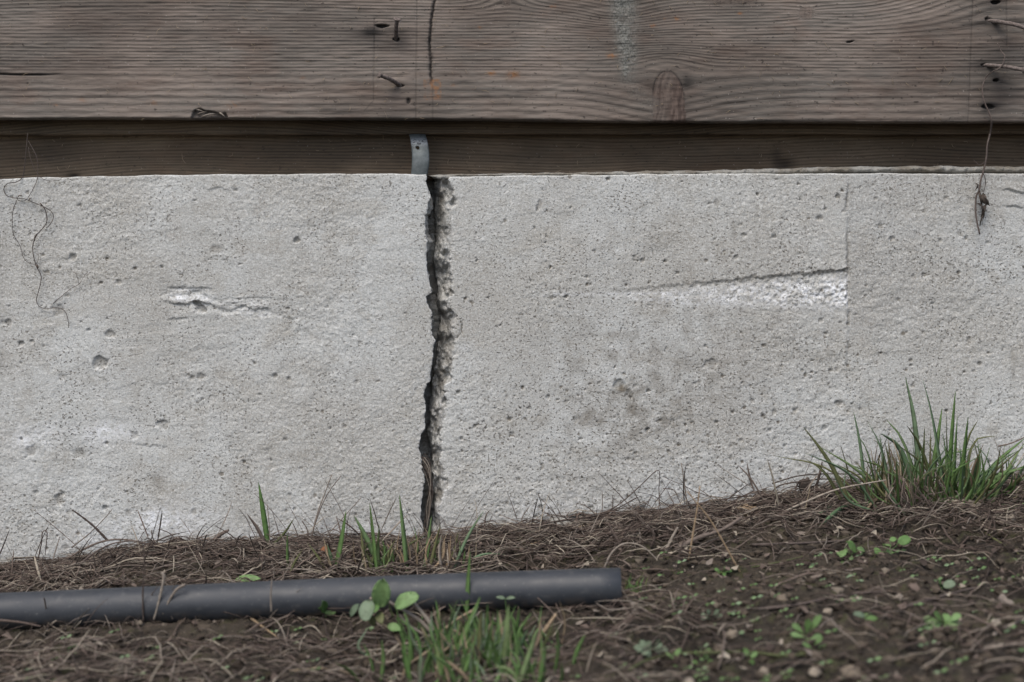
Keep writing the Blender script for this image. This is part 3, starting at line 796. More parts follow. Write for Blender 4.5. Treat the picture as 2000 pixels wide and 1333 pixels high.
def band(v, c, s):
    return np.exp(-((v - c) / s) ** 2)

def big_board():
    xs = np.concatenate([np.linspace(-1.7, -0.66, 14)[:-1], np.arange(-0.66, 0.66, 0.0012), np.linspace(0.66, 1.7, 14)])
    px1 = xs / S + 1000
    botr = np.interp(px1, [-1700, 0, 750, 1000, 1300, 2000, 3700], [232, 232, 233, 236, 239, 240, 240]) + 1.6 * fbm(px1, px1 * 0, 0.02, 4, 7)
    zb = rowz(botr)
    zt = 0.668
    v = np.linspace(0, 1, 160)[:, None]
    Z = zb[None] * (1 - v) + zt * v
    X = xs[None] + 0 * Z
    f = (D - 0.012) / D
    px = X / S / f + 1000; r = HR + (ZC - Z) / S / f
    g = board_grain(px, r)
    fr = (g + 0.3 * 0.5) % 1.0
    h = 0.00014 * np.sin(2 * np.pi * (fr - 0.45)) + fbm(X, Z, 5, 3, 121) * 0.0018 + fbm(X * 0.2, Z, 240, 3, 122) * 0.0008
    # spike knot
    kw = (30 + 0.05 * np.clip(r - 180, 0, 80)) * np.sqrt(np.clip(1 - (1 - np.clip((r - 139) / 50, 0, 1)) ** 2, 0, 1)); kq = np.abs(px - 1303 - 0.05 * (r - 140)) - kw
    inside = (r > 139) & (kq < 0)
    knot = np.where(inside, np.clip(0.72 + 0.9 * fbm(X, Z * .4, 60, 3, 129), 0, .92), 0.0)
    g = np.where(inside, 40 + (px - 1303) / 13 + 0.02 * r + 1.2 * fbm(X, Z * .5, 60, 3, 128), g)
    rim = np.where(r > 134, np.exp(-(np.abs(px - 1303 - 0.05 * (r - 140)) - kw) ** 2 / 2.2), 0) * (0.3 + 0.7 * (fbm(X, Z, 60, 2, 5) > -0.25))
    rim = rim * np.clip(0.6 + 2.2 * fbm(X, Z, 50, 3, 6), 0.1, 1) * (1 - 0.6 * sstep(185, 225, r))
    stain = 0.62 * rim
    h -= 0.0007 * rim
    # small knots
    for (cx, cy, sx, sy) in [(1575, 26, 15, 13), (990, 5, 7, 7), (1425, -14, 60, 24)]:
        q = ((px - cx) / sx) ** 2 + ((r - cy) / sy) ** 2
        knot = np.maximum(knot, 0.5 * (1 - sstep(0.5, 1.3, q)))
        q2 = q * (1 + 0.8 * fbm(X, Z, 120, 2, 66)); g = np.where(q < 1.3, g * sstep(0.7, 1.3, q) + (60.4 + 1.3 * np.sqrt(np.clip(q2, 0, 9)) + 1.2 * fbm(X, Z, 150, 2, 67)) * (1 - sstep(0.7, 1.3, q)), g)
    # dark stains round the nails and holes
    for (cx, cy, sx, sy, am) in [(765, 66, 48, 13, .80), (735, 60, 26, 12, .45), (785, 82, 70, 22, .35), (700, 90, 60, 50, .22), (780, 166, 16, 6, .5), (765, 176, 24, 8, .3),
                                 (1932, 42, 18, 10, .8), (1960, 60, 40, 26, .42), (1925, 128, 26, 8, .7), (1950, 158, 26, 12, .75), (1950, 200, 34, 40, .5), (1945, 4, 26, 9, .85), (1930, 208, 14, 8, .85), (1950, 100, 60, 70, .30),
                                 (1342, 158, 13, 16, .6), (1335, 200, 16, 30, .3), (1270, 180, 16, 34, .25), (1150, 185, 70, 30, .22), (1660, 80, 14, 6, .7), (150, 60, 120, 60, .12), (1700, 185, 120, 40, .22), (300, 70, 200, 40, .14), (0, 150, 120, 30, .2), (60, 130, 140, 40, .16)]:
        stain = stain + am * np.exp(-np.abs((px - cx) / sx) ** 1.7 - np.abs((r - cy) / sy) ** 1.7) * np.clip(0.85 + 0.9 * fbm(X * 0.4, Z, 60, 3, 131), 0.2, 1.3)
    # holes
    for (cx, cy, sx, sy, dep) in [(746, 51, 15, 3.2, 5), (773, 77, 6, 4, 4), (784, 168, 7, 2.4, 3), (1946, 156, 7, 3.5, 6), (1945, 4, 10, 4, 6), (1930, 210, 12, 4, 4), (1921, 127, 6, 4, 4), (1931, 41, 6, 5, 4), (1660, 82, 9, 2, 3), (797, 198, 4, 7, 2)]:
        q = ((px - cx + 4 * fbm(X, Z, 120, 2, 3)) / sx) ** 2 + ((r - cy + 4 * fbm(X, Z, 120, 2, 4)) / sy) ** 2
        k = 1 - sstep(0.4, 1.2, q)
        h -= dep * 0.001 * k; stain = stain + 0.8 * k
    # saw kerf across the board
    kx = np.interp(r, [-200, 0, 35, 88, 115, 165, 200], [856, 849, 843, 839, 841, 842, 845]) + 2.0 * fbm(r, r * 0, 0.15, 3, 9)
    kk = np.exp(-((px - kx) / 2.3) ** 2) * (1 - sstep(150, 172, r)); fuzz = np.exp(-((px - kx) / 6.5) ** 2) * sstep(0.05, 0.3, fbm(X * 1.0, Z, 300, 2, 19)) * (1 - sstep(110, 165, r)) * sstep(15, 50, r)
    h -= 0.0035 * kk; stain = stain + 0.95 * kk + 0.6 * fuzz
    stain = stain + 0.35 * np.exp(-((px - 845) / 1.6) ** 2) * sstep(160, 175, r)
    # thin score lines
    for (cx, r0, r1, dx) in [(731, 35, 195, -2), (814, 0, 236, -1.5), (1900, 0, 240, -8), (1966, 0, 90, 0)]:
        lx = cx + dx * (r - r0) / 200
        ln = np.exp(-((px - lx) / 1.2) ** 2) * (r > r0) * (r < r1)
        h -= 0.0008 * ln; stain = stain + 0.34 * ln
    ln = np.exp(-((px - (731 - (r - 195) * 0.9)) / 1.4) ** 2) * (r > 195) * (r < 218); stain = stain + 0.4 * ln
    # long check at the left edge
    ck = np.exp(-((r - 145 - 1.5 * np.sin(px / 40)) / 1.6) ** 2) * (1 - sstep(60, 150, px)); h -= 0.003 * ck; stain = stain + 0.9 * ck
    # chip broken from the lower edge
    cu = np.interp(px, [370, 378, 392, 402, 418, 430, 440, 447], [236, 214, 211, 216, 217, 222, 219, 236]) + 3 * fbm(px, px * 0, 0.12, 3, 33)
    cp = sstep(0, 3, r - cu) * (px > 370) * (px < 447)
    h -= 0.0065 * cp * (0.6 + 0.8 * fbm(X, Z, 90, 3, 44)); stain = stain + 0.45 * cp
    # cement splash
    cc = np.interp(r, [-40, 0, 60, 120, 165, 200, 240], [1212, 1215, 1222, 1226, 1228, 1262, 1262]); cs = np.interp(r, [-40, 0, 60, 110, 150, 165, 200, 240], [24, 27, 25, 19, 14, 22, 26, 12])
    ce = np.exp(-(np.abs(px - cc) / cs) ** 3.0) * (0.95 - 0.62 * sstep(140, 172, r)) * (1 - sstep(195, 238, r))
    ce = ce * np.clip(0.95 + 1.1 * fbm(X, Z, 70, 4, 141), 0, 1)
    h += 0.0011 * ce * (0.6 + fbm(X, Z, 330, 3, 142)) + ce * (0.0002 * -np.sin(2 * np.pi * (fr - 0.45)))
    # lichen and rust spots
    org = 0 * X
    org = org + 0.85 * ((px > 826) & (px < 861) & (r > 154) & (r < 196)) * np.clip(0.62 + 1.6 * fbm(X, Z, 90, 3, 151), 0, 1)
    for (cx, cy, s) in [(887, 168, 5), (960, 143, 7), (1003, 147, 10), (938, 54, 4), (1080, 13, 5), (1275, 51, 4.5), (1194, 109, 8), (1320, 37, 5), (1298, 37, 3), (1445, 27, 4), (1518, 35, 3), (590, 152, 5), (110, 205, 5), (160, 196, 7), (300, 200, 9), (455, 205, 10)]:
        am = 0.9 if cx > 800 else 0.4
        org = org + 1.3 * am * np.exp(-((px - cx) / s) ** 2 - ((r - cy) / (s * 0.7)) ** 2 * 1.2)
    stain = np.clip(stain, 0, 0.93)
    # rounded lower edge, underside and back
    v_e = np.clip((r - (botr[None] - 5)) / 5, 0, 1)
    Y = -0.012 - h + 0.0018 * v_e ** 2
    X2 = np.concatenate([X[:1], X[:1], X[:1], X, X[-1:], X[-1:]])
    zt2 = 0 * X[:1] + 0.80
    Y2 = np.concatenate([0 * X[:1] + 0.02, 0 * X[:1] + 0.014, Y[:1] + 0.003, Y, Y[-1:], 0 * X[:1] + 0.02])
    Z2 = np.concatenate([zt2, Z[:1] - 0.0005, Z[:1] - 0.0008, Z, zt2, zt2])
    def ext(a_): return np.concatenate([a_[:1]] * 3 + [a_] + [a_[-1:]] * 2)
    o = grid('wooden_board', X2, Y2, Z2, M['board'], {'grain': ext(g), 'knot': ext(knot), 'cement': ext(np.clip(ce, 0, 1)), 'orange': ext(np.clip(org, 0, 1)), 'stain': ext(stain)})
    tag(o, 'wide weathered grey-brown board with knots and nails above the wall', 'board')
    return o
board = big_board()

def plain_beam(name, label, cat, r0, r1, y0, y1, seed, sp):
    xs = np.concatenate([np.linspace(-1.7, -0.66, 14)[:-1], np.arange(-0.66, 0.66, 0.004), np.linspace(0.66, 1.7, 14)])
    z0, z1 = rowz(r1), rowz(r0)
    v = np.linspace(0, 1, 40)[:, None]
    px = xs / S + 1000
    Z = z0 + (z1 - z0) * v + 0.0012 * fbm(px, px * 0, 0.006, 3, seed)[None] * (1 - v)
    X = xs[None] + 0 * Z
    PX = X / S + 1000; r = HR + (ZC - Z) / S
    g = (r + 14 * fbm(PX * 0.003, r * 0.01, 1, 3, seed) + 10 * np.sin(PX / 210 + seed)) / sp
    h = 0.00015 * np.sin(2 * np.pi * (g % 1 - 0.45)) + fbm(X, Z, 8, 3, seed + 2) * 0.002 + fbm(X * .2, Z, 240, 2, seed + 3) * 0.0006
    Y = y0 - h
    st = 0 * X
    if name == 'sill_beam':
        for (cx, cy, sx, sy, am) in [(122, 343, 12, 6, .9), (1547, 318, 18, 12, .7), (95, 290, 70, 40, .35), (1530, 300, 10, 22, .4)]:
            k = am * np.exp(-((PX - cx) / sx) ** 2 - ((r - cy) / sy) ** 2); st = st + k; Y = Y + 0.006 * k
    X2 = np.concatenate([X[:1], X[:1], X, X[-1:]]); Y2 = np.concatenate([0 * X[:1] + y1, Y[:1] + 0.002, Y, 0 * X[:1] + y1])
    Z2 = np.concatenate([Z[:1] - 0.0005, Z[:1] - 0.0005, Z, Z[-1:]])
    def ext(a_): return np.concatenate([a_[:1]] * 2 + [a_] + [a_[-1:]])
    zero = 0 * X2
    o = grid(name, X2, Y2, Z2, M['sill'], {'grain': ext(g), 'knot': zero, 'cement': zero, 'orange': zero, 'stain': ext(np.clip(st, 0, .9))})
    return tag(o, label, cat)
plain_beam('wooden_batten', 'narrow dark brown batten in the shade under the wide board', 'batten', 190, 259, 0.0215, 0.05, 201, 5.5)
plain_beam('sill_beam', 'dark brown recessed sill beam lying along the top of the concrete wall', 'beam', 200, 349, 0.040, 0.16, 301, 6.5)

# splinters in the chip
for k, (a0, b0, w_) in enumerate([((393, 229), (420, 222), 3.0), ((425, 218), (440, 229), 3.4), ((385, 224), (404, 219), 2.4), ((380, 215), (398, 218), 2.0)]):
    p0, p1 = P(*a0, 0.0075), P(*b0, 0.0105)
    tube('splinter', smooth_path([p0, (p0 + p1) / 2 + Vector((0, -0.002, 0.0006)), p1], 6), np.array([.5, 1, 1, .9, .7, .2]) * w_ * S * 0.5, M['grey_stalk'], None, 5)
for o in [q for q in C.objects if q.name.startswith('splinter')]:
    o.parent = board

# nails
def nail(label, base, head, hw, sw, d0, d1, bend=0.0):
    p0, p1 = P(*base, d0), P(*head, d1)
    t = thing('nail', label, 'nail', p0, 'bent rusty nails standing out of the board')
    ax = (p1 - p0).normalized()
    mid = (p0 + p1) / 2 + Vector((0, -bend, bend * 0.4))
    path = smooth_path([p0 - ax * 0.004 + Vector((0, 0.004, 0)), mid, p1], 12)
    rs = sw * S / 2
    tube('shank', path, np.full(12, rs) * (1 + 0.06 * np.sin(np.arange(12) * 2.3)), M['nail'], t, 10)
    ax = Vector(path[-1] - path[-2]).normalized()
    hp = np.array([tuple(p1 - ax * 0.0004 + ax * q) for q in (0, 0.0006, 0.0014, 0.0020)])
    tube('head', hp, np.array([.75, 1.0, 1.0, .85]) * hw * S / 2, M['nail'], t, 14)
nail('upright bent nail with flat head beside the black slot, upper left of the saw cut', (773, 77), (775.5, 39), 15.5, 8, 0.010, 0.030, 0.004)
nail('bent nail leaning to the left, low on the board left of the saw cut', (783, 168), (742, 147), 14, 8.5, 0.010, 0.034, 0.003)
nail('long nail pointing right near the top right corner of the board', (1930, 40), (2016, 59), 15, 8.5, 0.010, 0.042, 0.003)
nail('long nail pointing right that the dried vine stem curls over', (1920, 127), (1999, 137), 14, 8.0, 0.010, 0.040, 0.002)

# metal strap hanging in front of the sill
def strap():
    t = thing('metal_strap', 'short galvanised metal strap with a round hole bridging sill and crack', 'bracket', P(820, 343, 0))
    rows = np.array([256, 266, 278, 286, 289.5, 297, 306, 316, 326, 336, 344.0])
    Ls = np.interp(rows, [256, 266, 280, 300, 320, 344], [796, 800, 803.5, 805.5, 805.5, 803.5])
    Rs = np.interp(rows, [256, 266, 280, 300, 320, 344], [828, 831, 835, 838, 838, 833.5])
    ys = np.interp(rows, [256, 266, 280, 300, 320, 344], [0.034, 0.024, 0.012, 0.005, 0.003, 0.0045])
    nc = 12
    u = np.linspace(0, 1, nc + 1)
    V, F, W = [], [], []
    def add(px, r, y):
        f = (D + y) / D
        V.append(((px - 1000) * S * f, y, ZC + (HR - r) * S * f)); W.append(float(sstep(268, 276, r) * (1 - sstep(282, 289, r)))); return len(V) - 1
    # dense grid; a round hole is opened around (815, 290)
    rr = np.linspace(256, 344, 34)
    idx = {}
    for i, r in enumerate(rr):
        for j, uu in enumerate(u):
            l = np.interp(r, rows, Ls); q = np.interp(r, rows, Rs); y = float(np.interp(r, rows, ys))
            px = l + (q - l) * uu
            y -= 0.0022 * (1 - (2 * uu - 1) ** 2)
            dx, dr = px - 815.5, r - 290
            dd = math.hypot(dx, dr)
            if 0 < dd < 6.0:                      # push vertices near the hole on to its rim
                k = 4.0 / max(dd, 0.6) if dd < 4.0 else 1.0
                px, r2 = 815.5 + dx * k, 290 + dr * k
            else:
                r2 = r
            idx[i, j] = add(px, r2, y)
    for i in range(len(rr) - 1):
        for j in range(nc):
            q = [idx[i, j], idx[i, j + 1], idx[i + 1, j + 1], idx[i + 1, j]]
            cx = np.mean([V[k][0] / ((D + V[k][1]) / D) / S + 1000 for k in q]); cr = np.mean([HR + (ZC - V[k][2]) / S / ((D + V[k][1]) / D) for k in q])
            if math.hypot(cx - 815.5, cr - 290) < 3.4: continue
            F.append(q)
    me = raw_mesh('strap_plate', off(V, t), F, M['strap'], {'white': W})
    o = link('strap_plate', me, t)
    md = o.modifiers.new('thick', 'SOLIDIFY'); md.thickness = 0.0014; md.offset = -1
strap()

# ------------------------------------------------------------------ pipe
def pipe():
    pR, pL = P(1213, 1147, 0.298), P(0, 1192, 0.262)
    ax = (pR - pL).normalized()
    start = pL - ax * 0.75
    n = 60
    T_ = np.linspace(0, 1, n)
    path = np.array([tuple(start + (pR - start) * t) for t in T_])
    path[:, 2] += 0.0012 * np.sin(T_ * 9)
    R0 = 0.0183
    sides = 40
    ring = np.linspace(0, 2 * np.pi, sides, endpoint=False)
    axv = np.array(tuple(ax)); s = np.cross(axv, [0, 0, 1.0]); s /= np.linalg.norm(s); u = np.cross(s, axv)
    rows = [(p, R0) for p in path] + [(path[-1] + axv * 0.0004, R0 - 0.0006), (path[-1] + axv * 0.0004, R0 - 0.0026)] + [(path[-1] - axv * q, R0 - 0.0030) for q in (0.001, 0.03, 0.15)]
    # a faint moulded ring near the free end
    X = np.array([[p + r_ * (math.cos(t) * s + math.sin(t) * u) for t in ring] for p, r_ in rows])
    low = np.repeat(np.clip(-np.sin(ring) * 0.9 - 0.1, 0, 1)[None], len(rows), 0)
    o = grid('plastic_pipe', X[..., 0], X[..., 1], X[..., 2], M['pipe'], {'dirt': low}, None, True)
    tag(o, 'dark grey plastic pipe lying on the soil in front of the wall', 'pipe')
pipe()

# ------------------------------------------------------------------ dried vines on the wall
def zpath(pts, ox, oy, k):
    return [(ox + a_ / k, oy + b_ / k) for a_, b_ in pts]

def stem_on_wall(pts, d, rad, mat, parent, n=None, r_end=0.6):
    p3 = []
    for i, (a_, b_) in enumerate(pts):
        dd = d(b_) if callable(d) else d
        p3.append(P(a_, b_, dd + 0.0010 * math.sin(i * 1.7)))
    n = n or max(8, 4 * len(pts))
    path = smooth_path(p3, n)
    return tube('stem', path, (np.interp(np.linspace(0, 1, n), [0, .25, .5, 1], [.45, .7, 1, r_end]) if n == 90 else np.linspace(1, r_end, n)) * rad * S, mat, parent, 6)

def left_vine():
    t = thing('dried_vine', 'thin curly brown vine tendrils hanging from the sill over the left end of the wall', 'vine', P(75, 390, 0.005))
    A = [(180, 70), (170, 180), (160, 280), (148, 350), (110, 385), (50, 395), (25, 430), (45, 475), (100, 490), (150, 495), (185, 505), (230, 525), (290, 550), (335, 580), (348, 615), (330, 655), (305, 685)]
    B = [(185, 120), (240, 230), (245, 340), (235, 390), (205, 450), (180, 490), (160, 508), (120, 505), (105, 480)]
    Cc = [(265, 525), (295, 570), (305, 640), (280, 685), (240, 730), (215, 790), (215, 850), (235, 930), (268, 1000), (255, 1080), (237, 1150), (255, 1195), (300, 1210), (340, 1205), (400, 1210), (430, 1240), (445, 1300), (445, 1335)]
    Dd = [(110, 505), (85, 570), (80, 660), (90, 730), (130, 800), (155, 880), (185, 910), (230, 925)]
    E = [(345, 1175), (400, 1130), (460, 1080), (515, 1050), (540, 1010), (570, 970)]
    F = [(185, 160), (200, 240), (240, 330), (300, 375), (385, 378)]
    G = [(515, 1050), (495, 985), (475, 970)]
    H = [(230, 930), (250, 890), (250, 850)]
    for pts, rad in [(A, 1.0), (B, .85), (Cc, .95), (Dd, .7), (E, .65), (F, .65), (G, .5), (H, .5)]:
        stem_on_wall(zpath(pts, 0, 240, 3.33), lambda r: 0.0035 if r > 350 else 0.001, rad, M['vine'], t)
    for (a_, b_) in [((33, 386), (41, 380)), ((55, 392), (60, 386)), ((78, 396), (82, 402)), ((70, 516), (75, 524)), ((66, 470), (71, 455))]:
        leaf_mesh('dry_bud', P(*a_, .005), P(*b_, .006), 4 * S, M['deadleaf'], t, cup=.5, wav=.3)
left_vine()

def right_vine():
    t = thing('dried_vine', 'single dried vine stem with a shrivelled leaf hanging from the nail at right', 'vine', P(1945, 135, 0.02))
    pts = zpath([(250, 240), (275, 290), (293, 312), (285, 350), (260, 385), (235, 395), (190, 430), (168, 490), (175, 560), (205, 630), (218, 680), (212, 740), (195, 810), (190, 880), (175, 950), (160, 1000), (150, 1060), (133, 1100), (130, 1180), (140, 1250), (153, 1308)], 1860, 0, 2.857)
    stem_on_wall(pts, lambda r: 0.030 if 108 < r < 140 else (0.019 if r < 250 else 0.0075), 1.8, M['vine'], t, 90, 0.9)
    stem_on_wall(zpath([(165, 960), (180, 985), (185, 1020), (175, 1075)], 1860, 0, 2.857), 0.0075, 1.0, M['vine'], t)
    stem_on_wall(zpath([(240, 395), (268, 372), (320, 345), (345, 330)], 1860, 0, 2.857), 0.028, .8, M['vine'], t)
    stem_on_wall(zpath([(185, 905), (150, 920), (118, 893)], 1860, 0, 2.857), 0.008, .7, M['vine'], t)
    for (a_, b_, w_) in [((1911, 366), (1919, 408), 9), ((1917, 378), (1929, 404), 8), ((1925, 396), (1917, 425), 8), ((1922, 415), (1912, 440), 6), ((1909, 357), (1910, 370), 7), ((1915, 395), (1926, 420), 7)]:
        leaf_mesh('shrivelled_leaf', P(*a_, .009), P(*b_, .011), w_ * S, M['deadleaf'], t, nrm=(random.uniform(-1, 1), -1, random.uniform(-.5, .5)), cup=.7, wav=.55)
right_vine()

def crack_fibres():
    t = thing('dry_fibre_tuft', 'wispy grey plant fibres caught in the lower part of the crack', 'dry fibres', P(835, 1000, -0.01))
    for k in range(16):
        x0 = 822 + 8 * random.random(); y0 = 885 + 30 * random.random()
        pts = [(x0, y0), (x0 + 8 + 6 * random.random(), y0 + 18), (838 + 8 * random.random(), y0 + 55), (832 + 8 * random.random(), y0 + 95), (826 + 10 * random.random(), y0 + 130 + 20 * random.random())]
        stem_on_wall(pts, -0.004 - 0.012 * random.random(), 0.8, random.choice([M['grey_stalk'], M['vine']]), t, 14, 0.5)
crack_fibres()

# ------------------------------------------------------------------ grass
def blade(parent, base, tip, wpx, mat, d=None, dd=0.0, bend=0.0, n=9, twist=None, mid=None):
    """base and tip in photo pixels; d = distance from the wall at the base, dd = lean towards the camera at the tip"""
    if d is None: d = hitd(*base)
    d = max(d, 0.006)
    p0, p1 = P(*base, d), P(*tip, max(d + dd, 0.006))
    g0 = float(gz(p0.x, d)); p0.z = min(p0.z, g0 + 0.004)
    if mid is None:
        m_ = (p0 + p1) / 2
        side = Vector((p1.z - p0.z, 0, p0.x - p1.x))
        m_ = m_ + side * bend
    else:
        m_ = P(*mid, max(d + dd * 0.5, 0.006))
    path = smooth_path([p0, m_, p1], n)
    path[:, 1] = np.minimum(path[:, 1], -0.004)
    blade_mesh('blade', path, wpx * S * (D - d) / D, mat, parent, (random.uniform(-.5, .5), -1, random.uniform(0, .5)), random.uniform(.08, .22), random.uniform(-.8, .8) if twist is None else twist)

G, BG, OL, ST = M['green'], M['bluegreen'], M['olive'], M['straw']
def right_tuft():
    d0 = 0.055
    t = thing('grass_tuft', 'large green grass tuft growing against the right end of the wall', 'grass tuft', P(1830, 965, d0), 'grass tufts')
    for b_, tip, w_, m_, dd, mid in [((1800, 935), (1768, 736), 9, BG, 0, (1787, 830)), ((1850, 940), (1802, 741), 7.5, BG, 0, (1822, 820)), ((1850, 940), (1866, 764), 8, G, 0, (1859, 850)), ((1872, 935), (1891, 814), 8.5, G, .01, None),
            ((1812, 925), (1840, 797), 9, G, -.01, None), ((1860, 935), (1911, 820), 5, OL, 0, (1890, 860)), ((1668, 972), (1569, 834), 7.5, OL, .01, (1618, 900)), ((1694, 950), (1667, 804), 6, BG, 0, (1680, 870)), ((1716, 945), (1668, 843), 6, G, .01, (1695, 885)),
            ((1748, 940), (1695, 824), 7, BG, 0, (1722, 880)), ((1805, 935), (1731, 820), 7, G, .01, (1765, 865)), ((1795, 930), (1720, 847), 10, BG, .02, (1760, 880)), ((1832, 930), (1771, 831), 6, OL, .02, (1800, 878)), ((1722, 935), (1704, 859), 4, OL, .02, (1722, 880)),
            ((1880, 940), (1945, 852), 5, OL, 0, (1900, 868)), ((1890, 950), (2002, 856), 7, G, 0, (1945, 905)), ((1898, 950), (1999, 914), 11, G, .03, (1945, 932)), ((1935, 945), (2003, 863), 5, G, 0, (1975, 905)), ((1648, 978), (1574, 897), 7, OL, .01, (1612, 925)),
            ((1672, 965), (1600, 1028), 9, BG, .10, (1640, 996)), ((1640, 978), (1596, 1006), 8, BG, .06, None), ((1819, 955), (1788, 990), 7, OL, .05, None), ((1730, 955), (1680, 1010), 6, ST, .06, (1712, 975)), ((1880, 972), (1938, 975), 12, BG, .03, None), ((1878, 972), (1915, 993), 9, BG, .04, None),
            ((1955, 970), (2004, 924), 7, OL, .02, None), ((1858, 940), (1870, 812), 7, G, .01, None), ((1852, 945), (1848, 800), 5, OL, 0, None), ((1800, 938), (1806, 832), 5, OL, .01, None), ((1815, 940), (1818, 840), 4, OL, 0, None), ((1900, 955), (1990, 880), 5, BG, 0, (1950, 905)), ((1738, 935), (1718, 850), 6, BG, .01, None), ((1745, 938), (1735, 850), 6, ST, .01, None),
            ((1758, 945), (1728, 862), 5, OL, .02, None), ((1715, 935), (1728, 878), 4, OL, .03, None), ((1890, 955), (1912, 893), 14, G, .03, None)]:
        blade(t, b_, tip, w_, m_, d0 + random.uniform(-.02, .02), dd, 0, 10, None, mid)
    for k in range(165):
        bx = random.gauss(1840, 55) if k < 120 else random.uniform(1690, 1985)
        by = 960 + random.uniform(-12, 14)
        ln = random.uniform(35, 110); lean = (bx - 1830) / 110 * 1.05 + random.gauss(0, 0.55)
        m_ = random.choice([G, G, G, BG, OL, ST])
        blade(t, (bx, by), (bx + lean * ln, by - ln * (1 - 0.18 * abs(lean))), random.uniform(2.5, 5), m_, 0.05 + random.uniform(-.03, .045), random.uniform(-.02, .05), random.gauss(0, .2), 8)
    for k in range(34):
        bx = random.uniform(1725, 1775); by = 955 + random.uniform(-10, 15); ln = random.uniform(50, 100)
        blade(t, (bx, by), (bx - random.uniform(-10, 30), by - ln), random.uniform(2.5, 4), random.choice([ST, ST, OL, M['grey_stalk']]), 0.05 + random.uniform(-.02, .03), 0.0, random.gauss(0, .1), 7)
right_tuft()

def root_mat():
    t = thing('root_mat', 'tangled mat of dead brown roots at the foot of the large grass tuft', 'roots', P(1790, 965, 0.09))
    for k in range(70):
        x0 = random.uniform(1735, 1830); y0 = random.uniform(920, 960)
        d = 0.075 + random.uniform(-.01, .02)
        pts = [P(x0, y0, d), P(x0 + random.uniform(-12, 12), y0 + 18, d + .006), P(x0 + random.uniform(-22, 22), y0 + 36, d + .01), P(x0 + random.uniform(-30, 30), y0 + random.uniform(42, 60), d + .012)]
        tube('root', smooth_path(pts, 8), np.linspace(1, .4, 8) * random.uniform(.7, 1.5) * S, random.choice([M['twig'], M['twig'], M['grey_stalk']]), t, 4)
root_mat()

def small_tufts():
    t = thing('grass_sprout', 'single bright grass sprout standing against the wall left of the crack', 'grass', P(525, 1068, .03))
    blade(t, (524, 1068), (505, 943), 9, M['leaf'], .03, 0, 0, 10, 0.2, (514, 1000))
    blade(t, (528, 1064), (575, 1012), 4.5, OL, .03, 0, .05, 7)
    stem_on_wall([(527, 1072), (526, 1030), (522, 985)], .033, 1.2, M['grey_stalk'], t)
    blade(t, (520, 1003), (482, 1004), 6, M['twig'], .034, .004, .05, 7)
    for o in t.children:
        if o.name.startswith('blade') and abs(o.bound_box[0][2] - o.bound_box[6][2]) < 0.012: o.name = 'dry_leaf'
    dB = hitd(720, 1112)
    t = thing('grass_tuft', 'sparse green grass blades behind the pipe, left of the crack', 'grass tuft', P(720, 1112, dB), 'grass tufts')
    for b_, tip, w_, m_, mid in [((653, 1122), (676, 997), 9, G, (666, 1060)), ((748, 1118), (692, 1008), 10, G, (720, 1060)), ((736, 1100), (722, 983), 7, G, (728, 1040)), ((740, 1112), (741, 1024), 7, G, None), ((712, 1118), (704, 1032), 6, OL, None), ((652, 1125), (638, 1062), 7, BG, None),
            ((640, 1120), (600, 1060), 5, OL, None), ((562, 1110), (561, 1042), 5, G, None), ((735, 1115), (755, 1065), 5, G, None), ((728, 1118), (715, 1080), 6, OL, None), ((565, 1105), (590, 1075), 4, OL, None), ((745, 1116), (770, 1070), 4, G, None), ((650, 1118), (632, 1050), 4, ST, None), ((700, 1118), (690, 1050), 3.5, ST, None)]:
        blade(t, b_, tip, w_, m_, dB + random.uniform(-.01, .02), 0, random.gauss(0, .05), 9, None, mid)
    for k in range(22):
        bx = random.uniform(715, 770); ln = random.uniform(30, 75)
        blade(t, (bx, 1118), (bx + random.gauss(0, 12), 1118 - ln), random.uniform(2.5, 5.5), random.choice([G, OL, ST, G]), dB + random.uniform(-.02, .02), 0, random.gauss(0, .12), 7)
    dC = hitd(840, 1110)
    t = thing('grass_tuft', 'mixed green and straw-coloured grass clump behind the pipe at the foot of the crack', 'grass tuft', P(840, 1110, dC), 'grass tufts')
    for b_, tip, w_, m_, mid in [((795, 1116), (780, 966), 8, G, (788, 1040)), ((830, 1112), (843, 1008), 7, G, None), ((838, 1116), (860, 1025), 6, OL, None), ((885, 1090), (945, 998), 5.5, BG, (915, 1045)), ((905, 1100), (985, 1083), 4, BG, (945, 1083)), ((826, 1120), (840, 1060), 7, M['leaf'], None)]:
        blade(t, b_, tip, w_, m_, dC + random.uniform(-.01, .02), 0, 0, 9, None, mid)
    for k in range(75):
        bx = random.uniform(778, 905); ln = random.uniform(35, 95) * (1.0 if bx < 880 else .7)
        blade(t, (bx, 1120 - (bx - 830) * .06), (bx + random.gauss(4, 14), 1120 - ln), random.uniform(2.2, 6), random.choice([ST, ST, ST, OL, G, M['tan'], M['grey_stalk']]), dC + random.uniform(-.03, .02), 0, random.gauss(0, .14), 7)
small_tufts()

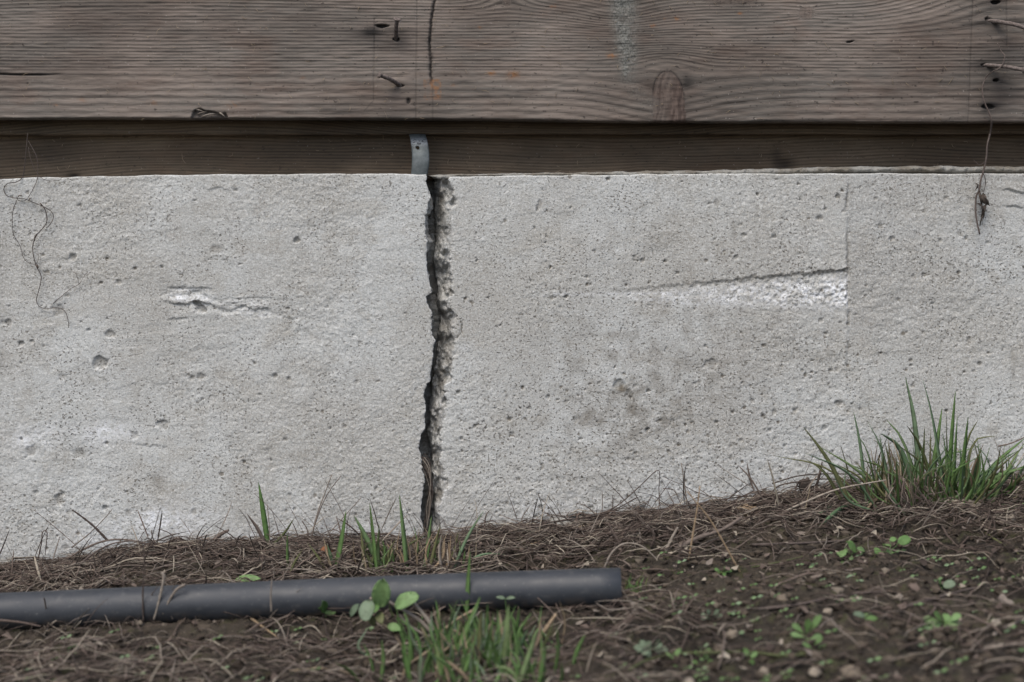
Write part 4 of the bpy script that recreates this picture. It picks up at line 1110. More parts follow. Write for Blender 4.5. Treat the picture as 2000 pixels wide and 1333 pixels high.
def front_tuft():
    d0 = hitd(920, 1318)
    t = thing('grass_tuft', 'blurred foreground grass tuft in front of the pipe', 'grass tuft', P(920, 1318, d0), 'grass tufts')
    for b_, tip, w_, m_, mid in [((802, 1335), (785, 1228), 11, M['leaf'], (790, 1280)), ((893, 1270), (938, 1166), 12, G, (915, 1225)), ((893, 1210), (877, 1180), 8, G, None), ((912, 1195), (918, 1078), 8, G, (914, 1140)), ((985, 1290), (993, 1182), 13, G, None), ((975, 1290), (972, 1190), 10, G, None), ((1003, 1285), (1030, 1230), 9, BG, None), ((868, 1340), (850, 1255), 11, G, None),
            ((950, 1285), (952, 1180), 8, G, None), ((935, 1290), (940, 1190), 9, OL, None), ((1015, 1330), (1050, 1230), 9, G, None), ((820, 1340), (822, 1265), 9, BG, None), ((1055, 1335), (1065, 1262), 10, G, None), ((880, 1345), (862, 1240), 6, ST, (868, 1290)), ((1060, 1262), (1082, 1215), 5, OL, None)]:
        dd = hitd(*[b_[0], min(b_[1] + 12, 1345)])
        blade(t, b_, tip, w_, m_, dd, 0, 0, 9, None, mid)
    for k in range(170):
        bx = random.gauss(925, 82); by = random.uniform(1250, 1350); ln = random.uniform(30, 100)
        blade(t, (bx, by), (bx + random.gauss(0, 24), by - ln), random.uniform(3.5, 7.5), random.choice([M['leaf'], M['leaf'], M['leaf'], M['paleleaf'], G, ST]), None, random.uniform(-.01, .02), random.gauss(0, .12), 7)
front_tuft()

t = thing('grass_tuft', 'tiny yellow-green grass sprig beside the open end of the pipe', 'grass tuft', P(1240, 1155, hitd(1240, 1158)), 'grass tufts')
for k in range(16):
    bx = random.uniform(1216, 1262)
    blade(t, (bx, 1158), (bx + random.gauss(4, 9), 1158 - random.uniform(14, 42)), random.uniform(2.5, 4.5), random.choice([OL, M['leaf'], G]), hitd(bx, 1158), 0, random.gauss(0, .1), 6)

# ------------------------------------------------------------------ broad-leaved weeds
def weed(name, label, cat, base, leaves, stalks=(), d=None, group=None, mat='leaf', lift=0.0):
    if d is None: d = hitd(*base)
    t = thing(name, label, cat, P(*base, d), group)
    fs = (D - d) / D
    for q in leaves:
        a_, b_, w_ = q[0], q[1], q[2]
        shape = q[3] if len(q) > 3 else 'oval'
        mt = M[q[4]] if len(q) > 4 else M[mat]
        leaf_mesh('leaf', P(*a_, d + lift), P(*b_, d + lift + random.uniform(-.006, .014)), w_ * S * fs, mt, t, (random.uniform(-.3, .3), -0.75, 0.65), random.uniform(.05, .25), shape, 0.10)
    for q in stalks:
        pts, rad = q[0], q[1]
        mt = M[q[2]] if len(q) > 2 else M[mat]
        tube('stalk', smooth_path([P(*p, d + lift * 0.8) for p in pts], 8), np.linspace(1, .7, 8) * rad * S * fs, mt, t, 6)
    return t

weed('leafy_weed', 'wilting weed with scalloped round leaves on pale stalks in front of the pipe', 'weed', (850, 1245),
     [((742, 1186), (748, 1134), 40, 'round'), ((770, 1185), (816, 1162), 30, 'round'), ((722, 1172), (712, 1212), 34, 'round', 'paleleaf'), ((700, 1180), (682, 1206), 13, 'oval', 'paleleaf'), ((756, 1222), (784, 1230), 16, 'oval'), ((722, 1200), (732, 1224), 15, 'oval', 'olive'), ((738, 1195), (746, 1218), 16, 'oval', 'olive'), ((735, 1178), (732, 1196), 16, 'oval')],
     [([(852, 1246), (820, 1212), (780, 1188), (742, 1168), (722, 1170)], 4.2, 'grey_stalk'), ([(855, 1244), (836, 1212), (806, 1176)], 4.6, 'grey_stalk'), ([(846, 1250), (800, 1222), (780, 1200)], 3, 'grey_stalk'), ([(768, 1205), (762, 1190), (760, 1180)], 2.5, 'olive'), ([(850, 1246), (890, 1212), (925, 1192)], 3.4, 'straw'), ([(770, 1234), (748, 1220), (730, 1208)], 1.6, 'straw')], None, None, 'leaf', 0.03)
weed('leafy_sprout', 'small bright two-leaved sprout in front of the pipe, left of the wilting weed', 'sprout', (637, 1205), [((634, 1196), (630, 1174), 20), ((634, 1197), (657, 1196), 13), ((632, 1192), (622, 1186), 9)], [([(637, 1206), (635, 1196)], 1.6)], None, None, 'leaf', .01)
weed('fallen_leaf', 'single green oval leaf lying just behind the pipe, left of the crack', 'leaf', (484, 1132), [((458, 1132), (510, 1129), 17)], [], None, None, 'leaf', .02)
seed_group = 'small green seedlings on the bare soil'
weed('seedling', 'seedling with two narrow cotyledons against the front of the pipe near the foreground grass', 'seedling', (988, 1195), [((987, 1169), (968, 1166), 7, 'oval', 'paleleaf'), ((988, 1169), (1006, 1167), 7, 'oval', 'paleleaf')], [([(989, 1200), (988, 1184), (987, 1169)], 1.0)], None, seed_group, 'leaf', .02)
weed('seedling', 'seedling with three leaves in a row in front of the right half of the pipe', 'seedling', (1052, 1172), [((1044, 1158), (1026, 1148), 8, 'oval', 'paleleaf'), ((1044, 1158), (1066, 1157), 8, 'oval', 'paleleaf'), ((1064, 1158), (1080, 1164), 8, 'oval', 'paleleaf')], [([(1054, 1178), (1048, 1166), (1044, 1158)], 1.0)], None, seed_group, 'leaf', .02)
weed('seedling', 'pale seedling just in front of the open pipe end', 'seedling', (1140, 1178), [((1136, 1168), (1120, 1165), 8, 'oval', 'paleleaf'), ((1136, 1168), (1154, 1170), 7, 'oval', 'paleleaf'), ((1160, 1152), (1178, 1142), 6, 'oval', 'paleleaf')], [([(1140, 1182), (1136, 1168)], 1.0), ([(1142, 1182), (1150, 1162), (1160, 1152)], 0.9)], None, seed_group, 'leaf', .01)
def clover(label, cx, cy, lv, group=seed_group):
    L = []; St = []
    for (dx, dy, w_) in lv:
        w_ *= random.uniform(.7, 1.15); an = random.uniform(-.9, .9); sx = random.choice((-1, 1)); dx += random.uniform(-4, 4); dy += random.uniform(-3, 3)
        ca, sa = sx * math.cos(an) * w_ * .5, math.sin(an) * w_ * .5
        L.append(((cx + dx - ca, cy + dy + sa), (cx + dx + ca, cy + dy - sa), w_ * random.uniform(.6, .95), random.choice(('round', 'oval', 'spoon'))))
        St.append(([(cx, cy + 10), (cx + dx * .5, cy + dy * .5 + 5), (cx + dx - w_ * .45, cy + dy + 2)], 0.9))
    return weed('clover_plant', label, 'clover', (cx, cy + 10), L, St, None, group, 'leaf', .006)
clover('round-leaved clover seedling on the soil below the large grass tuft, the left of two', 1655, 1076, [(-14, 6, 22), (10, -7, 25), (2, 12, 18), (29, -2, 19), (-2, 0, 15)], None)
clover('round-leaved clover seedling on the soil below the large grass tuft, the right of two', 1735, 1068, [(-24, 8, 20), (-8, -2, 18), (13, -14, 18), (32, -9, 23), (4, 11, 19), (-16, 16, 13)], None)
def rosette(label, cx, cy, n, rad, w_, mat='leaf'):
    L = []
    for k in range(n):
        a_ = 2 * math.pi * k / n + random.uniform(-.2, .2)
        rr = rad * random.uniform(.75, 1.1)
        L.append(((cx + 3 * math.cos(a_), cy + 2 * math.sin(a_)), (cx + rr * math.cos(a_), cy - 0.5 * rr * math.sin(a_) - 2), w_, 'spoon'))
    return weed('rosette_weed', label, 'weed', (cx, cy + 4), L, [], None, 'leafy rosettes on the soil', mat, .004)
rosette('neat flat rosette of eight spoon-shaped leaves on the bare soil at lower right', 1845, 1217, 9, 42, 15)
rosette('ragged rosette of small leaves on the soil below and right of the pipe end', 1272, 1268, 11, 34, 13, 'paleleaf')
rosette('small upright rosette between the pipe end and the lower right corner', 1388, 1205, 7, 26, 9, 'paleleaf')
rosette('tiny rosette on the soil right of the tall tan stalks', 1412, 1118, 5, 20, 7, 'leaf')
weed('leafy_weed', 'narrow-leaved weed with upright lobes on the soil at lower right, left of the flat rosette', 'weed', (1575, 1262), [((1572, 1240), (1548, 1218), 13, 'spoon'), ((1574, 1242), (1580, 1210), 14, 'spoon'), ((1580, 1238), (1602, 1202), 12, 'spoon'), ((1575, 1246), (1545, 1238), 11, 'spoon'), ((1578, 1250), (1606, 1242), 12, 'spoon'), ((1588, 1262), (1604, 1246), 10, 'spoon'), ((1590, 1270), (1570, 1256), 11, 'spoon'), ((1592, 1274), (1612, 1262), 11, 'spoon', 'olive'), ((1588, 1280), (1560, 1276), 10, 'spoon', 'olive')], [([(1578, 1262), (1575, 1245)], 1.6), ([(1594, 1285), (1590, 1268)], 1.6)], None, None, 'leaf', .008)
weed('seedling', 'round-leaved seedling on the soil right of the two clovers', 'seedling', (1838, 1150), [((1842, 1146), (1866, 1138), 17, 'round', 'paleleaf'), ((1836, 1148), (1816, 1158), 11, 'oval'), ((1832, 1152), (1800, 1172), 10, 'oval', 'olive'), ((1838, 1146), (1834, 1132), 8)], [([(1838, 1156), (1840, 1147)], 1.2)], None, seed_group, 'leaf', .005)
weed('seedling', 'blurred seedling with one pale round leaf on the soil above the narrow-leaved weed', 'seedling', (1690, 1212), [((1690, 1204), (1668, 1198), 13, 'round', 'paleleaf'), ((1692, 1208), (1716, 1208), 10, 'oval'), ((1694, 1212), (1708, 1222), 9)], [([(1692, 1218), (1690, 1205)], 1.2)], None, seed_group, 'leaf', .005)
def runner():
    t = thing('creeping_weed', 'trailing weed with a yellowish runner stem across the soil at the bottom right', 'weed', P(1400, 1285, hitd(1400, 1285)))
    pts = []
    for (a_, b_) in [(1228, 1318), (1262, 1300), (1320, 1286), (1400, 1284), (1460, 1282), (1520, 1290), (1570, 1288)]:
        d = hitd(a_, b_); p = P(a_, b_, d); p.z += 0.004; pts.append(p)
    tube('runner', smooth_path(pts, 30), 2.6 * S * .72, M['olive'], t, 6)
    for (a_, b_, w_) in [((1318, 1284), (1330, 1266), 11), ((1322, 1288), (1300, 1274), 10), ((1374, 1282), (1388, 1266), 12), ((1368, 1282), (1356, 1272), 9), ((1384, 1288), (1392, 1302), 11), ((1352, 1290), (1366, 1306), 12), ((1462, 1282), (1452, 1266), 12), ((1466, 1284), (1480, 1274), 10), ((1470, 1288), (1466, 1302), 11), ((1322, 1300), (1310, 1314), 12)]:
        d = hitd(*a_)
        leaf_mesh('leaf', P(*a_, d + .006), P(*b_, d + .006), w_ * S * .72, M['leaf'], t, (0, -.7, .7), .1, 'oval', .04)
runner()

# tiny seedlings strewn about: too many and small to single out
def seedling_stuff():
    V, F = [], []
    for k in range(170):
        px = random.uniform(1250, 2020) if k < 120 else random.uniform(-20, 1250); py = random.uniform(1080, 1340)
        if px < 1250 and py < 1235: py = random.uniform(1235, 1340)
        d = hitd(px, py); p = np.array(tuple(P(px, py, d))); p[2] += 0.004
        for s_ in (-1, 1):
            a_ = random.uniform(-.5, .5); L = random.uniform(.003, .007) * s_
            t_ = np.array([math.cos(a_), math.sin(a_) * .8, random.uniform(.0, .5)]) * L
            w_ = np.array([0, 0.5, 0.8]) * abs(L) * .28
            nn = np.cross(t_, w_); nn = nn / (np.linalg.norm(nn) + 1e-9) * 0.0006
            b0 = len(V)
            V += [p, p + t_ * .5 + w_, p + t_, p + t_ * .5 - w_, p + t_ * .5 + nn, p + t_ * .5 - nn]
            F += [[b0, b0 + 1, b0 + 4, b0 + 4], [b0 + 1, b0 + 2, b0 + 4, b0 + 4], [b0 + 2, b0 + 3, b0 + 4, b0 + 4], [b0 + 3, b0, b0 + 4, b0 + 4]]
    F = [f[:3] for f in F]
    o = link('tiny_seedlings', raw_mesh('tiny_seedlings', V, F, island_material('tiny_seedling_leaf', [(0.0, (0.07, 0.12, 0.04)), (0.5, (0.12, 0.19, 0.08)), (1.0, (0.17, 0.23, 0.14))], 0.6), None, False))
    tag(o, 'scatter of tiny pale green seedlings across the bare soil', 'ground cover', kind='stuff')
seedling_stuff()

# ------------------------------------------------------------------ single stalks and twigs
def twig(name, label, cat, pts, rad, mat, mode='s', d=None, group=None, lift=0.002, taper=.55, dd=0.0):
    if mode == 'g':
        p3 = []
        for i, (a_, b_) in enumerate(pts):
            q = hitd(a_, b_); p = P(a_, b_, q); p.z += lift; p3.append(p)
    else:
        if d is None: d = hitd(*max(pts, key=lambda q: q[1]))
        p3 = [P(a_, b_, max(d + dd * i / max(len(pts) - 1, 1), .005)) for i, (a_, b_) in enumerate(pts)]
    n = max(8, 5 * len(pts))
    path = smooth_path(p3, n)
    path[:, 1] = np.minimum(path[:, 1], -0.0035)
    dm = float(-path[:, 1].mean())
    rr = np.linspace(1, taper, n) * rad * S * (D - dm) / D * (1 + .12 * np.sin(np.arange(n) * 1.9 + rad))
    o = tube(name, path, rr, mat, None, 7)
    return tag(o, label, cat, group)
TG = 'dead stalks and twigs lying in front of the wall'
TW, TN, GS, VN = M['twig'], M['tan'], M['grey_stalk'], M['vine']
for q in [
    ('dead_stalk', 'forked grey-brown stalk leaning to the left on the wall, nearest the left edge', [(210, 1056), (185, 1030), (163, 1012), (141, 996)], 2.6, TW, 's', .03),
    ('dead_stalk', 'thin stalk leaning to the right that crosses the forked stalk at left', [(140, 1070), (175, 1042), (205, 1012), (219, 995)], 1.3, GS, 's', .02),
    ('dead_stalk', 'arched brown stalk curving over the litter at the left end of the wall', [(110, 1105), (160, 1075), (205, 1057), (250, 1055), (290, 1065), (320, 1085)], 2.4, TW, 's', .05),
    ('dead_stalk', 'lower of two arched stalks curving over the litter at the left', [(115, 1150), (165, 1095), (210, 1066), (245, 1058), (275, 1058)], 2.2, VN, 's', .09),
    ('broken_twig', 'stubby broken twig end pointing up to the right against the wall base', [(418, 1055), (432, 1044), (447, 1036)], 4.6, TW, 's', .02),
    ('dead_stalk', 'thin pale stalk lying along the foot of the wall behind the stubby twig', [(310, 1067), (370, 1060), (410, 1050), (440, 1036)], 1.5, GS, 's', .02),
    ('dead_stalk', 'dark hooked stalk standing at the wall foot left of the stubby twig', [(318, 1120), (308, 1075), (298, 1050), (296, 1036)], 1.8, TW, 's', .04),
    ('dead_stalk', 'hooked stalk bending to the right beside the dark hooked one', [(355, 1070), (335, 1045), (318, 1036), (308, 1035)], 1.3, VN, 's', .02),
    ('dead_stalk', 'upright brown stalk at the far left with a bent tip', [(75, 1090), (81, 1060), (83, 1040), (92, 1040), (88, 1085)], 1.4, TW, 's', .02),
    ('dead_stalk', 'pair-forming tall grey grass stalk on the left, standing left of the crack', [(605, 1068), (618, 1010), (636, 960), (648, 928)], 1.7, GS, 's', .02),
    ('dead_stalk', 'tall reddish grey grass stalk leaning right beside its neighbour left of the crack', [(600, 1075), (622, 1005), (640, 965), (666, 930)], 1.3, TW, 's', .03),
    ('dead_stalk', 'thin stalk rising to the right from the pipe toward the crack', [(600, 1090), (640, 1045), (676, 1005), (706, 972)], 1.2, GS, 's', .05),
    ('dead_stalk', 'small dark curved stalk between the bright sprout and the tall grey stalks', [(603, 1062), (600, 1035), (590, 1018)], 1.7, TW, 's', .015),
    ('dead_stalk', 'wiry bent stalk at the wall foot directly below the tall grey stalks', [(560, 1075), (610, 1055), (650, 1035), (680, 1052), (695, 1062)], 1.1, VN, 's', .02),
    ('dead_stalk', 'long straight runner lying along the wall foot across the crack', [(760, 1072), (830, 1060), (900, 1048), (1000, 1035), (1080, 1022)], 2.2, GS, 's', .025),
    ('dead_stalk', 'dark runner along the wall foot right of the crack, rising to the right', [(930, 1052), (1010, 1032), (1090, 1018), (1180, 1004), (1245, 972)], 2.0, TW, 's', .03),
    ('dead_stalk', 'curled loop of dark stalk at the wall foot right of the crack', [(925, 1040), (945, 1022), (965, 1018), (975, 1032), (985, 1035)], 1.3, TW, 's', .015),
    ('dead_stalk', 'pair of upright curved stalk tips at the wall foot right of the crack', [(1018, 1034), (1020, 1012), (1032, 992)], 1.4, TW, 's', .015),
    ('dead_stalk', 'straight stalk slanting up to the right to a sharp elbow on the wall', [(1180, 1002), (1210, 985), (1250, 950), (1286, 919), (1287, 960), (1290, 1000)], 1.2, TW, 's', .02),
    ('dead_stalk', 'fine dark stalk leaning left just beyond the sharp elbow', [(1250, 982), (1238, 960), (1226, 940)], 1.0, VN, 's', .015),
    ('dead_stalk', 'tall thin grey stalk standing in the middle of the litter, right of the pipe end', [(1343, 1010), (1341, 980), (1336, 940), (1331, 905)], 1.7, GS, 's', .03),
    ('dead_stalk', 'reddish stalk bending over at the top, in the litter right of centre', [(1295, 955), (1316, 958), (1330, 985), (1345, 1010)], 1.0, TW, 's', .02),
    ('dead_stalk', 'longest tan straw leaning from upper left to lower right over the litter', [(1446, 1119), (1420, 1072), (1390, 1020), (1363, 985), (1342, 960)], 2.0, TN, 's', None),
    ('dead_stalk', 'upright tan straw crossing the longest tan straw', [(1345, 1095), (1354, 1040), (1362, 990), (1367, 950)], 2.2, TN, 's', None),
    ('dead_stalk', 'bleached stalk arching to the right over the soil toward the large grass tuft', [(1489, 1085), (1500, 1040), (1525, 1005), (1580, 978), (1640, 955), (1730, 938)], 2.3, GS, 's', .10),
    ('dead_stalk', 'thin bleached stalk hanging down beside the arching bleached one', [(1568, 1040), (1572, 1000), (1582, 955)], 1.1, M['straw'], 's', .09),
    ('dead_stalk', 'dark curved stalk looping up against the wall left of the large grass tuft', [(1500, 975), (1520, 950), (1570, 940), (1620, 936), (1700, 942)], 1.6, TW, 's', .02),
    ('dead_stalk', 'upper wiry stalk running into the large grass tuft from the left', [(1508, 945), (1560, 930), (1620, 926), (1690, 928), (1760, 935)], 1.5, VN, 's', .02),
    ('dead_stalk', 'long brown runner along the wall foot between elbow stalk and grass tuft', [(1180, 1008), (1250, 1002), (1330, 990), (1400, 978), (1460, 968)], 2.0, TW, 's', .03),
    ('dead_stalk', 'long seed stalk leaning out to the right above the large grass tuft', [(1950, 872), (1975, 866), (2005, 853)], 1.8, TW, 's', .03),
    ('thick_twig', 'thick brown twig pointing up to the right in the litter, right of the pipe', [(1318, 1075), (1360, 1052), (1410, 1035), (1450, 1010)], 5.0, TW, 's', None),
    ('thick_twig', 'short brown twig stub standing in the litter, the left of three', [(1270, 1070), (1278, 1048), (1266, 1028)], 3.4, TW, 's', None),
    ('thick_twig', 'curved brown twig stub standing in the litter, the middle of three', [(1215, 1070), (1200, 1045), (1188, 1022)], 3.4, TW, 's', None),
    ('thick_twig', 'pale grey-brown twig stub slanting to the right in the litter, the right of three', [(1300, 1078), (1312, 1052), (1324, 1030)], 3.8, GS, 's', None),
    ('dead_stalk', 'arched reddish grey stalk over the litter just above the right half of the pipe', [(1180, 1110), (1195, 1080), (1220, 1062), (1255, 1068), (1290, 1100)], 2.0, GS, 's', None),
    ('dead_stalk', 'straight tan straw rising to the right over the litter above the pipe', [(1020, 1068), (1080, 1050), (1140, 1026)], 1.6, TN, 's', None),
    ('dead_stalk', 'pale bent straw draped down over the left part of the pipe', [(316, 1118), (320, 1128), (314, 1160), (306, 1192), (300, 1212)], 3.4, GS, 's', .289),
    ('dead_stalk', 'pale dry blade curling over the pipe right of the draped straw', [(362, 1142), (345, 1152), (330, 1175), (318, 1200)], 3.2, GS, 's', .289),
    ('dead_stalk', 'thin upright straw in front of the left part of the pipe', [(280, 1216), (279, 1160), (282, 1095), (276, 1050)], 2.0, TW, 's', .290),
    ('dead_stalk', 'short straw standing upright across the pipe below the bright sprout', [(530, 1195), (529, 1165), (531, 1132)], 2.2, GS, 's', .306),
    ('dead_stalk', 'straight pinkish stalk lying on the soil below the middle of the pipe', [(485, 1208), (515, 1230), (548, 1253)], 2.6, TN, 'g', None),
    ('dead_stalk', 'dark stalk lying along the underside of the pipe at far left', [(0, 1212), (40, 1216), (80, 1224)], 2.8, TW, 's', .289),
    ('thick_twig', 'thick tan stick leaning to the right beside the foreground grass', [(1046, 1262), (1064, 1232), (1086, 1200)], 4.8, TN, 's', None),
    ('dead_stalk', 'pale straw lying in the foreground grass pointing up to the right', [(790, 1304), (825, 1280), (852, 1262)], 3.4, M['straw'], 's', None),
    ('dead_stalk', 'long dark twig lying on the soil below the clovers', [(1480, 1195), (1560, 1185), (1640, 1168), (1720, 1160)], 3.4, VN, 'g', None),
    ('dead_stalk', 'dark twig rising to the right on the soil, farther right of the clovers', [(1760, 1192), (1820, 1175), (1880, 1158), (1930, 1148)], 4.0, VN, 'g', None),
    ('dead_stalk', 'brown stalk lying on the soil below the left clover', [(1600, 1128), (1640, 1120), (1685, 1115)], 2.8, TW, 'g', None),
    ('dead_stalk', 'straight olive stalk lying on the soil near the right edge', [(1925, 1045), (1955, 1065), (1990, 1086)], 2.6, M['olive'], 'g', None),
    ('dead_stalk', 'pale stick lying on the soil at the lower right edge', [(1922, 1272), (1960, 1266), (2010, 1260)], 4.4, GS, 'g', None),
    ('dead_stalk', 'grey stick rising to the right above the pale stick at the lower right edge', [(1940, 1245), (1970, 1228), (2010, 1212)], 4.4, GS, 'g', None),
    ('dead_stalk', 'rough dark stem lying level on the soil left of the two clovers', [(1470, 1068), (1540, 1066), (1600, 1063), (1650, 1060)], 3.0, VN, 'g', None),
    ('dead_stalk', 'thin green-brown runner on the soil below the tall tan straws', [(1400, 1125), (1470, 1112), (1540, 1098), (1570, 1090)], 1.8, M['olive'], 'g', None),
    ('dead_stalk', 'blurred straw lying on the soil at the bottom left corner', [(560, 1318), (640, 1310), (690, 1322)], 4.0, M['straw'], 'g', None),
    ('dead_stalk', 'dark twig lying across the foot of the foreground grass', [(760, 1302), (860, 1288), (960, 1282), (1060, 1280)], 2.6, VN, 'g', None),
]:
    name, lab, pts, rad, mat, mode, d = q
    twig(name, lab, 'twig' if 'twig' in name else 'stalk', pts, rad, mat, mode, d, TG)

# dark crumpled clods and leaves
def clod(name, label, cat, px, py, rx, ry, mat, d=None, seed=1, embed=.35, flat=1.0):
    if d is None: d = hitd(px, py + ry * .5)
    c = np.array(tuple(P(px, py, d)))
    f = (D - d) / D
    n, m_ = 12, 16
    th = np.linspace(0.02, math.pi - .02, n)[:, None]; ph = np.linspace(0, 2 * math.pi, m_, endpoint=False)[None]
    x = np.sin(th) * np.cos(ph); y = np.sin(th) * np.sin(ph); z = np.cos(th) + 0 * ph
    rr = 1 + 0.7 * fbm(x * 1.3 + seed, z * 1.3 + y, 1.2, 3, seed) + .3 * fbm(x * 3, z * 3 + y * 2, 1.5, 2, seed + 5)
    X = c[0] + x * rr * rx * S * f; Y = c[1] + y * rr * rx * S * f * flat; Z = c[2] + z * rr * ry * S * f
    Y = np.minimum(Y, -0.003)
    o = grid(name, X, Y, Z, mat, None, None, True)
    return tag(o, label, cat)
clod('dead_leaf_clump', 'black crumpled dead leaf stuck on the wall left of the large grass tuft', 'dead leaf', 1573, 946, 12, 13, M['deadleaf'], .012, 4, 0, .4)
clod('soil_clod', 'grey clod of dried soil at the wall foot right of the crack', 'clod', 1092, 1022, 30, 9, M['mortar'], .02, 6, 0, .6)
clod('dead_leaf_clump', 'rusty brown dried leaf in the litter between the bright sprout and the crack', 'dead leaf', 640, 1085, 16, 15, M['rust'], None, 8, 0, .7)
clod('fibre_clump', 'light brown fibrous clump in the litter right of the longest tan straw', 'fibre clump', 1462, 1000, 24, 15, M['tan'], None, 9, 0, .7)
PB = 'pebbles lying on the bare soil'
for k, (px, py, rx, ry, lab) in enumerate([
    (1528, 1168, 12, 8, 'whitish pebble on the soil below the arching bleached stalk'), (1432, 1240, 14, 10, 'tan pebble on the soil right of the small upright rosette'), (1663, 1316, 22, 14, 'largest brown stone on the soil at the bottom edge, right of the runner weed'),
    (1492, 1314, 12, 9, 'yellowish pebble at the bottom edge below the runner weed'), (1592, 1314, 12, 8, 'yellow-brown pebble just left of the largest brown stone'), (1802, 1252, 9, 7, 'small tan pebble on the soil below the flat rosette'), (1898, 1255, 8, 6, 'small pale pebble on the soil right of the flat rosette'),
    (1885, 988, 30, 11, 'flat mossy yellowish stone at the foot of the large grass tuft'), (1975, 1015, 12, 10, 'grey pebble on the soil at the right edge below the large tuft'), (1406, 1268, 11, 8, 'pale pebble beside the runner weed stem'), (1735, 1290, 10, 8, 'buff pebble on the soil between the largest stone and the flat rosette'), (1617, 1195, 10, 7, 'grey pebble on the soil left of the blurred seedling'), (1345, 1335, 12, 9, 'reddish pebble cut by the bottom edge of the view'), (1945, 1218, 10, 8, 'pinkish pebble on the soil right of the flat rosette near the grey stick')]):
    o = clod('pebble', lab, 'pebble', px, py, rx, ry, M['pebble'], None, 20 + k); o['group'] = PB

# ------------------------------------------------------------------ litter, crumbs, flecks: nobody could count these
def litter(n_items, seed):
    rg = np.random.default_rng(seed)
    Vs, Qs = [], []; base = 0
    seg, sides = 7, 4
    for k in range(n_items):
        if k < n_items * 0.55:
            x = rg.uniform(-.72, .72); d = abs(rg.normal(0, .085)) + .006
        else:
            x = rg.uniform(-.6, .6); d = rg.uniform(.02, .62)
        px = x / S / ((D - d) / D) + 1000
        if d > .05 and rg.random() < float(sstep(0.15, -0.2, fbm(x, d, 14, 3, 88))) * .8: continue
        if px > 1350 and d > .14 and rg.random() < .62: continue
        L = rg.uniform(.010, .060) if rg.random() < .85 else rg.uniform(.05, .09)
        az = rg.normal(0, .75) + (math.pi if rg.random() < .5 else 0); 
        el = abs(rg.normal(0, .08)) if rg.random() < .955 else rg.uniform(.3, 1.2)
        t = np.linspace(0, 1, seg)
        cv = rg.normal(0, .5)
        ang = az + cv * (t - .5)
        dl = L / (seg - 1)
        dirx = np.cos(ang) * np.cos(el); diry = np.sin(ang) * np.cos(el)
        xs = x + np.cumsum(dirx) * dl; ds = d + np.cumsum(diry) * dl
        ds = np.maximum(ds, .004 + .002 * rg.random())
        arch = rg.uniform(0, .006) * np.sin(np.pi * t) + rg.uniform(.0005, .006) + (rg.uniform(.001, .007) if d < .16 else 0) * rg.random()
        zs = gz(xs, ds) * (1 - min(el * 1.5, 1)) + min(el * 1.5, 1) * gz(x, d) + arch + np.cumsum(np.full(seg, math.sin(el))) * dl
        path = np.stack([xs, -ds, zs], 1)
        r0 = rg.uniform(.0003, .00075) if rg.random() < .95 else rg.uniform(.0008, .0014)
        rr = r0 * np.array([.4, .9, 1, 1, .9, .7, .25])
        tan = np.gradient(path, axis=0); tan /= np.linalg.norm(tan, axis=1)[:, None] + 1e-12
        up = np.array([0.1, 0.05, 1.0]); u = np.cross(tan, up); u /= np.linalg.norm(u, axis=1)[:, None] + 1e-9
        v = np.cross(tan, u)
        fl = rg.uniform(.45, 1.0)
        ring = np.stack([path + rr[:, None] * u * 1.3, path + rr[:, None] * v * fl, path - rr[:, None] * u * 1.3, path - rr[:, None] * v * fl], 1)
        Vs.append(ring.reshape(-1, 3))
        idx = np.arange(seg * sides).reshape(seg, sides) + base; nx = np.roll(idx, -1, axis=1)
        Qs.append(np.stack([idx[:-1], nx[:-1], nx[1:], idx[1:]], -1).reshape(-1, 4))
        base += seg * sides
    return np.concatenate(Vs), np.concatenate(Qs)
Vl, Ql = litter(15500, 11)
def flakes(n_items, seed):
    rg = np.random.default_rng(seed)
    V, F = [], []
    for k in range(n_items):
        x = rg.uniform(-.7, .7); d = abs(rg.normal(0, .12)) + .008 if k < n_items * .6 else rg.uniform(.02, .62)
        L = rg.uniform(.003, .011); w = L * rg.uniform(.18, .5); az = rg.uniform(0, 6.28)
        t_ = np.array([math.cos(az), -math.sin(az), rg.uniform(-.2, .5)]) * L; s_ = np.array([math.sin(az), math.cos(az), rg.uniform(-.5, .5)]) * w
        p = np.array([x, -d, float(gz(x, d)) + rg.uniform(.001, .007)]); p[1] = min(p[1], -.006)
        c1 = np.array([0, 0, L * rg.uniform(-.3, .3)])
        b0 = len(V)
        V += [p - s_ * .4, p + s_ * .5, p + t_ * .5 + s_ + c1, p + t_ * .5 - s_ * .8 + c1, p + t_ + s_ * .3, p + t_ - s_ * .2]
        F += [[b0, b0 + 1, b0 + 2, b0 + 3], [b0 + 3, b0 + 2, b0 + 4, b0 + 5]]
    return np.array(V), np.array(F)
Vf, Ff = flakes(3000, 31)
Ql = np.concatenate([Ql, Ff + len(Vl)]); Vl = np.concatenate([Vl, Vf])
o = link('plant_litter', raw_mesh('plant_litter', Vl, Ql, M['litter']))
tag(o, 'matted brown litter of dead stems and roots along the foot of the wall', 'litter', kind='stuff')

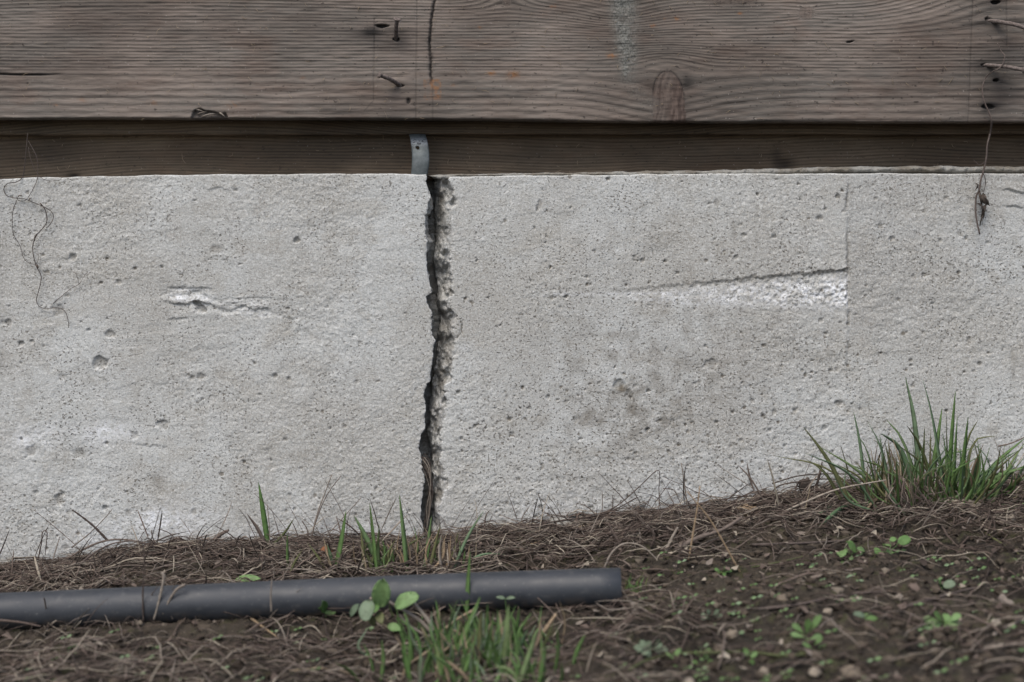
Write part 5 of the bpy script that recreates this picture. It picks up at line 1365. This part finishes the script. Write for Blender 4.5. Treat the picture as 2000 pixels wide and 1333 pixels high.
def crumbs(n_items, seed):
    rg = np.random.default_rng(seed)
    ico = np.array([(0, 0, 1), (.894, 0, .447), (.276, .851, .447), (-.724, .526, .447), (-.724, -.526, .447), (.276, -.851, .447), (.724, .526, -.447), (-.276, .851, -.447), (-.894, 0, -.447), (-.276, -.851, -.447), (.724, -.526, -.447), (0, 0, -1)])
    fc = np.array([(0, 1, 2), (0, 2, 3), (0, 3, 4), (0, 4, 5), (0, 5, 1), (1, 6, 2), (2, 7, 3), (3, 8, 4), (4, 9, 5), (5, 10, 1), (2, 6, 7), (3, 7, 8), (4, 8, 9), (5, 9, 10), (1, 10, 6), (6, 11, 7), (7, 11, 8), (8, 11, 9), (9, 11, 10), (10, 11, 6)])
    x = rg.uniform(-.66, .66, n_items); d = rg.uniform(.01, .66, n_items) ** 1.0
    r = .0008 + .0048 * rg.random(n_items) ** 4.5
    z = gz(x, d) + r * .3
    v = ico[None] * r[:, None, None] * rg.uniform(.6, 1.3, (n_items, 12, 1)) * np.array([1.2, 1.1, .8])
    v = v + np.stack([x, -d, z], -1)[:, None]
    f = fc[None] + (np.arange(n_items) * 12)[:, None, None]
    return v.reshape(-1, 3), f.reshape(-1, 3)
Vc, Fc = crumbs(17000, 12)
o = link('soil_crumbs', raw_mesh('soil_crumbs', Vc, Fc, M['crumb'], None, False))
tag(o, 'loose dark soil crumbs and grit covering the ground', 'grit', kind='stuff')

def flecks(n_items, seed):
    rg = np.random.default_rng(seed)
    Vs, Qs = [], []; base = 0
    for k in range(n_items):
        px = rg.uniform(-20, 2020); r = rg.uniform(0, 236) if k < n_items * .82 else rg.uniform(262, 338)
        d = .0135 if r < 240 else -0.036
        a_ = rg.uniform(0, 3.14); L = rg.uniform(3, 12) * (1 if rg.random() < .9 else 2)
        dx, dy = math.cos(a_) * L / 2, math.sin(a_) * L / 2
        pts = [P(px - dx, r - dy, d), P(px + rg.normal(0, 2), r + rg.normal(0, 2), d + .0006), P(px + dx, min(r + dy, 238) if r < 240 else r + dy, d)]
        co, q = tube_arrays(smooth_path(pts, 5), np.array([.3, 1, 1, 1, .3]) * rg.uniform(.00014, .00034), 3, base)
        Vs.append(co); Qs.append(q); base += len(co)
    o = link('dust_fibres', raw_mesh('dust_fibres', np.concatenate(Vs), np.concatenate(Qs), M['straw']))
    tag(o, 'tiny pale plant fibres and dust clinging to the timber', 'dust', kind='stuff')
flecks(300, 13)
print('TRIS', sum(len(o.data.loops) - 2 * len(o.data.polygons) for o in C.objects if o.type == 'MESH'), 'OBJ', len(C.objects))
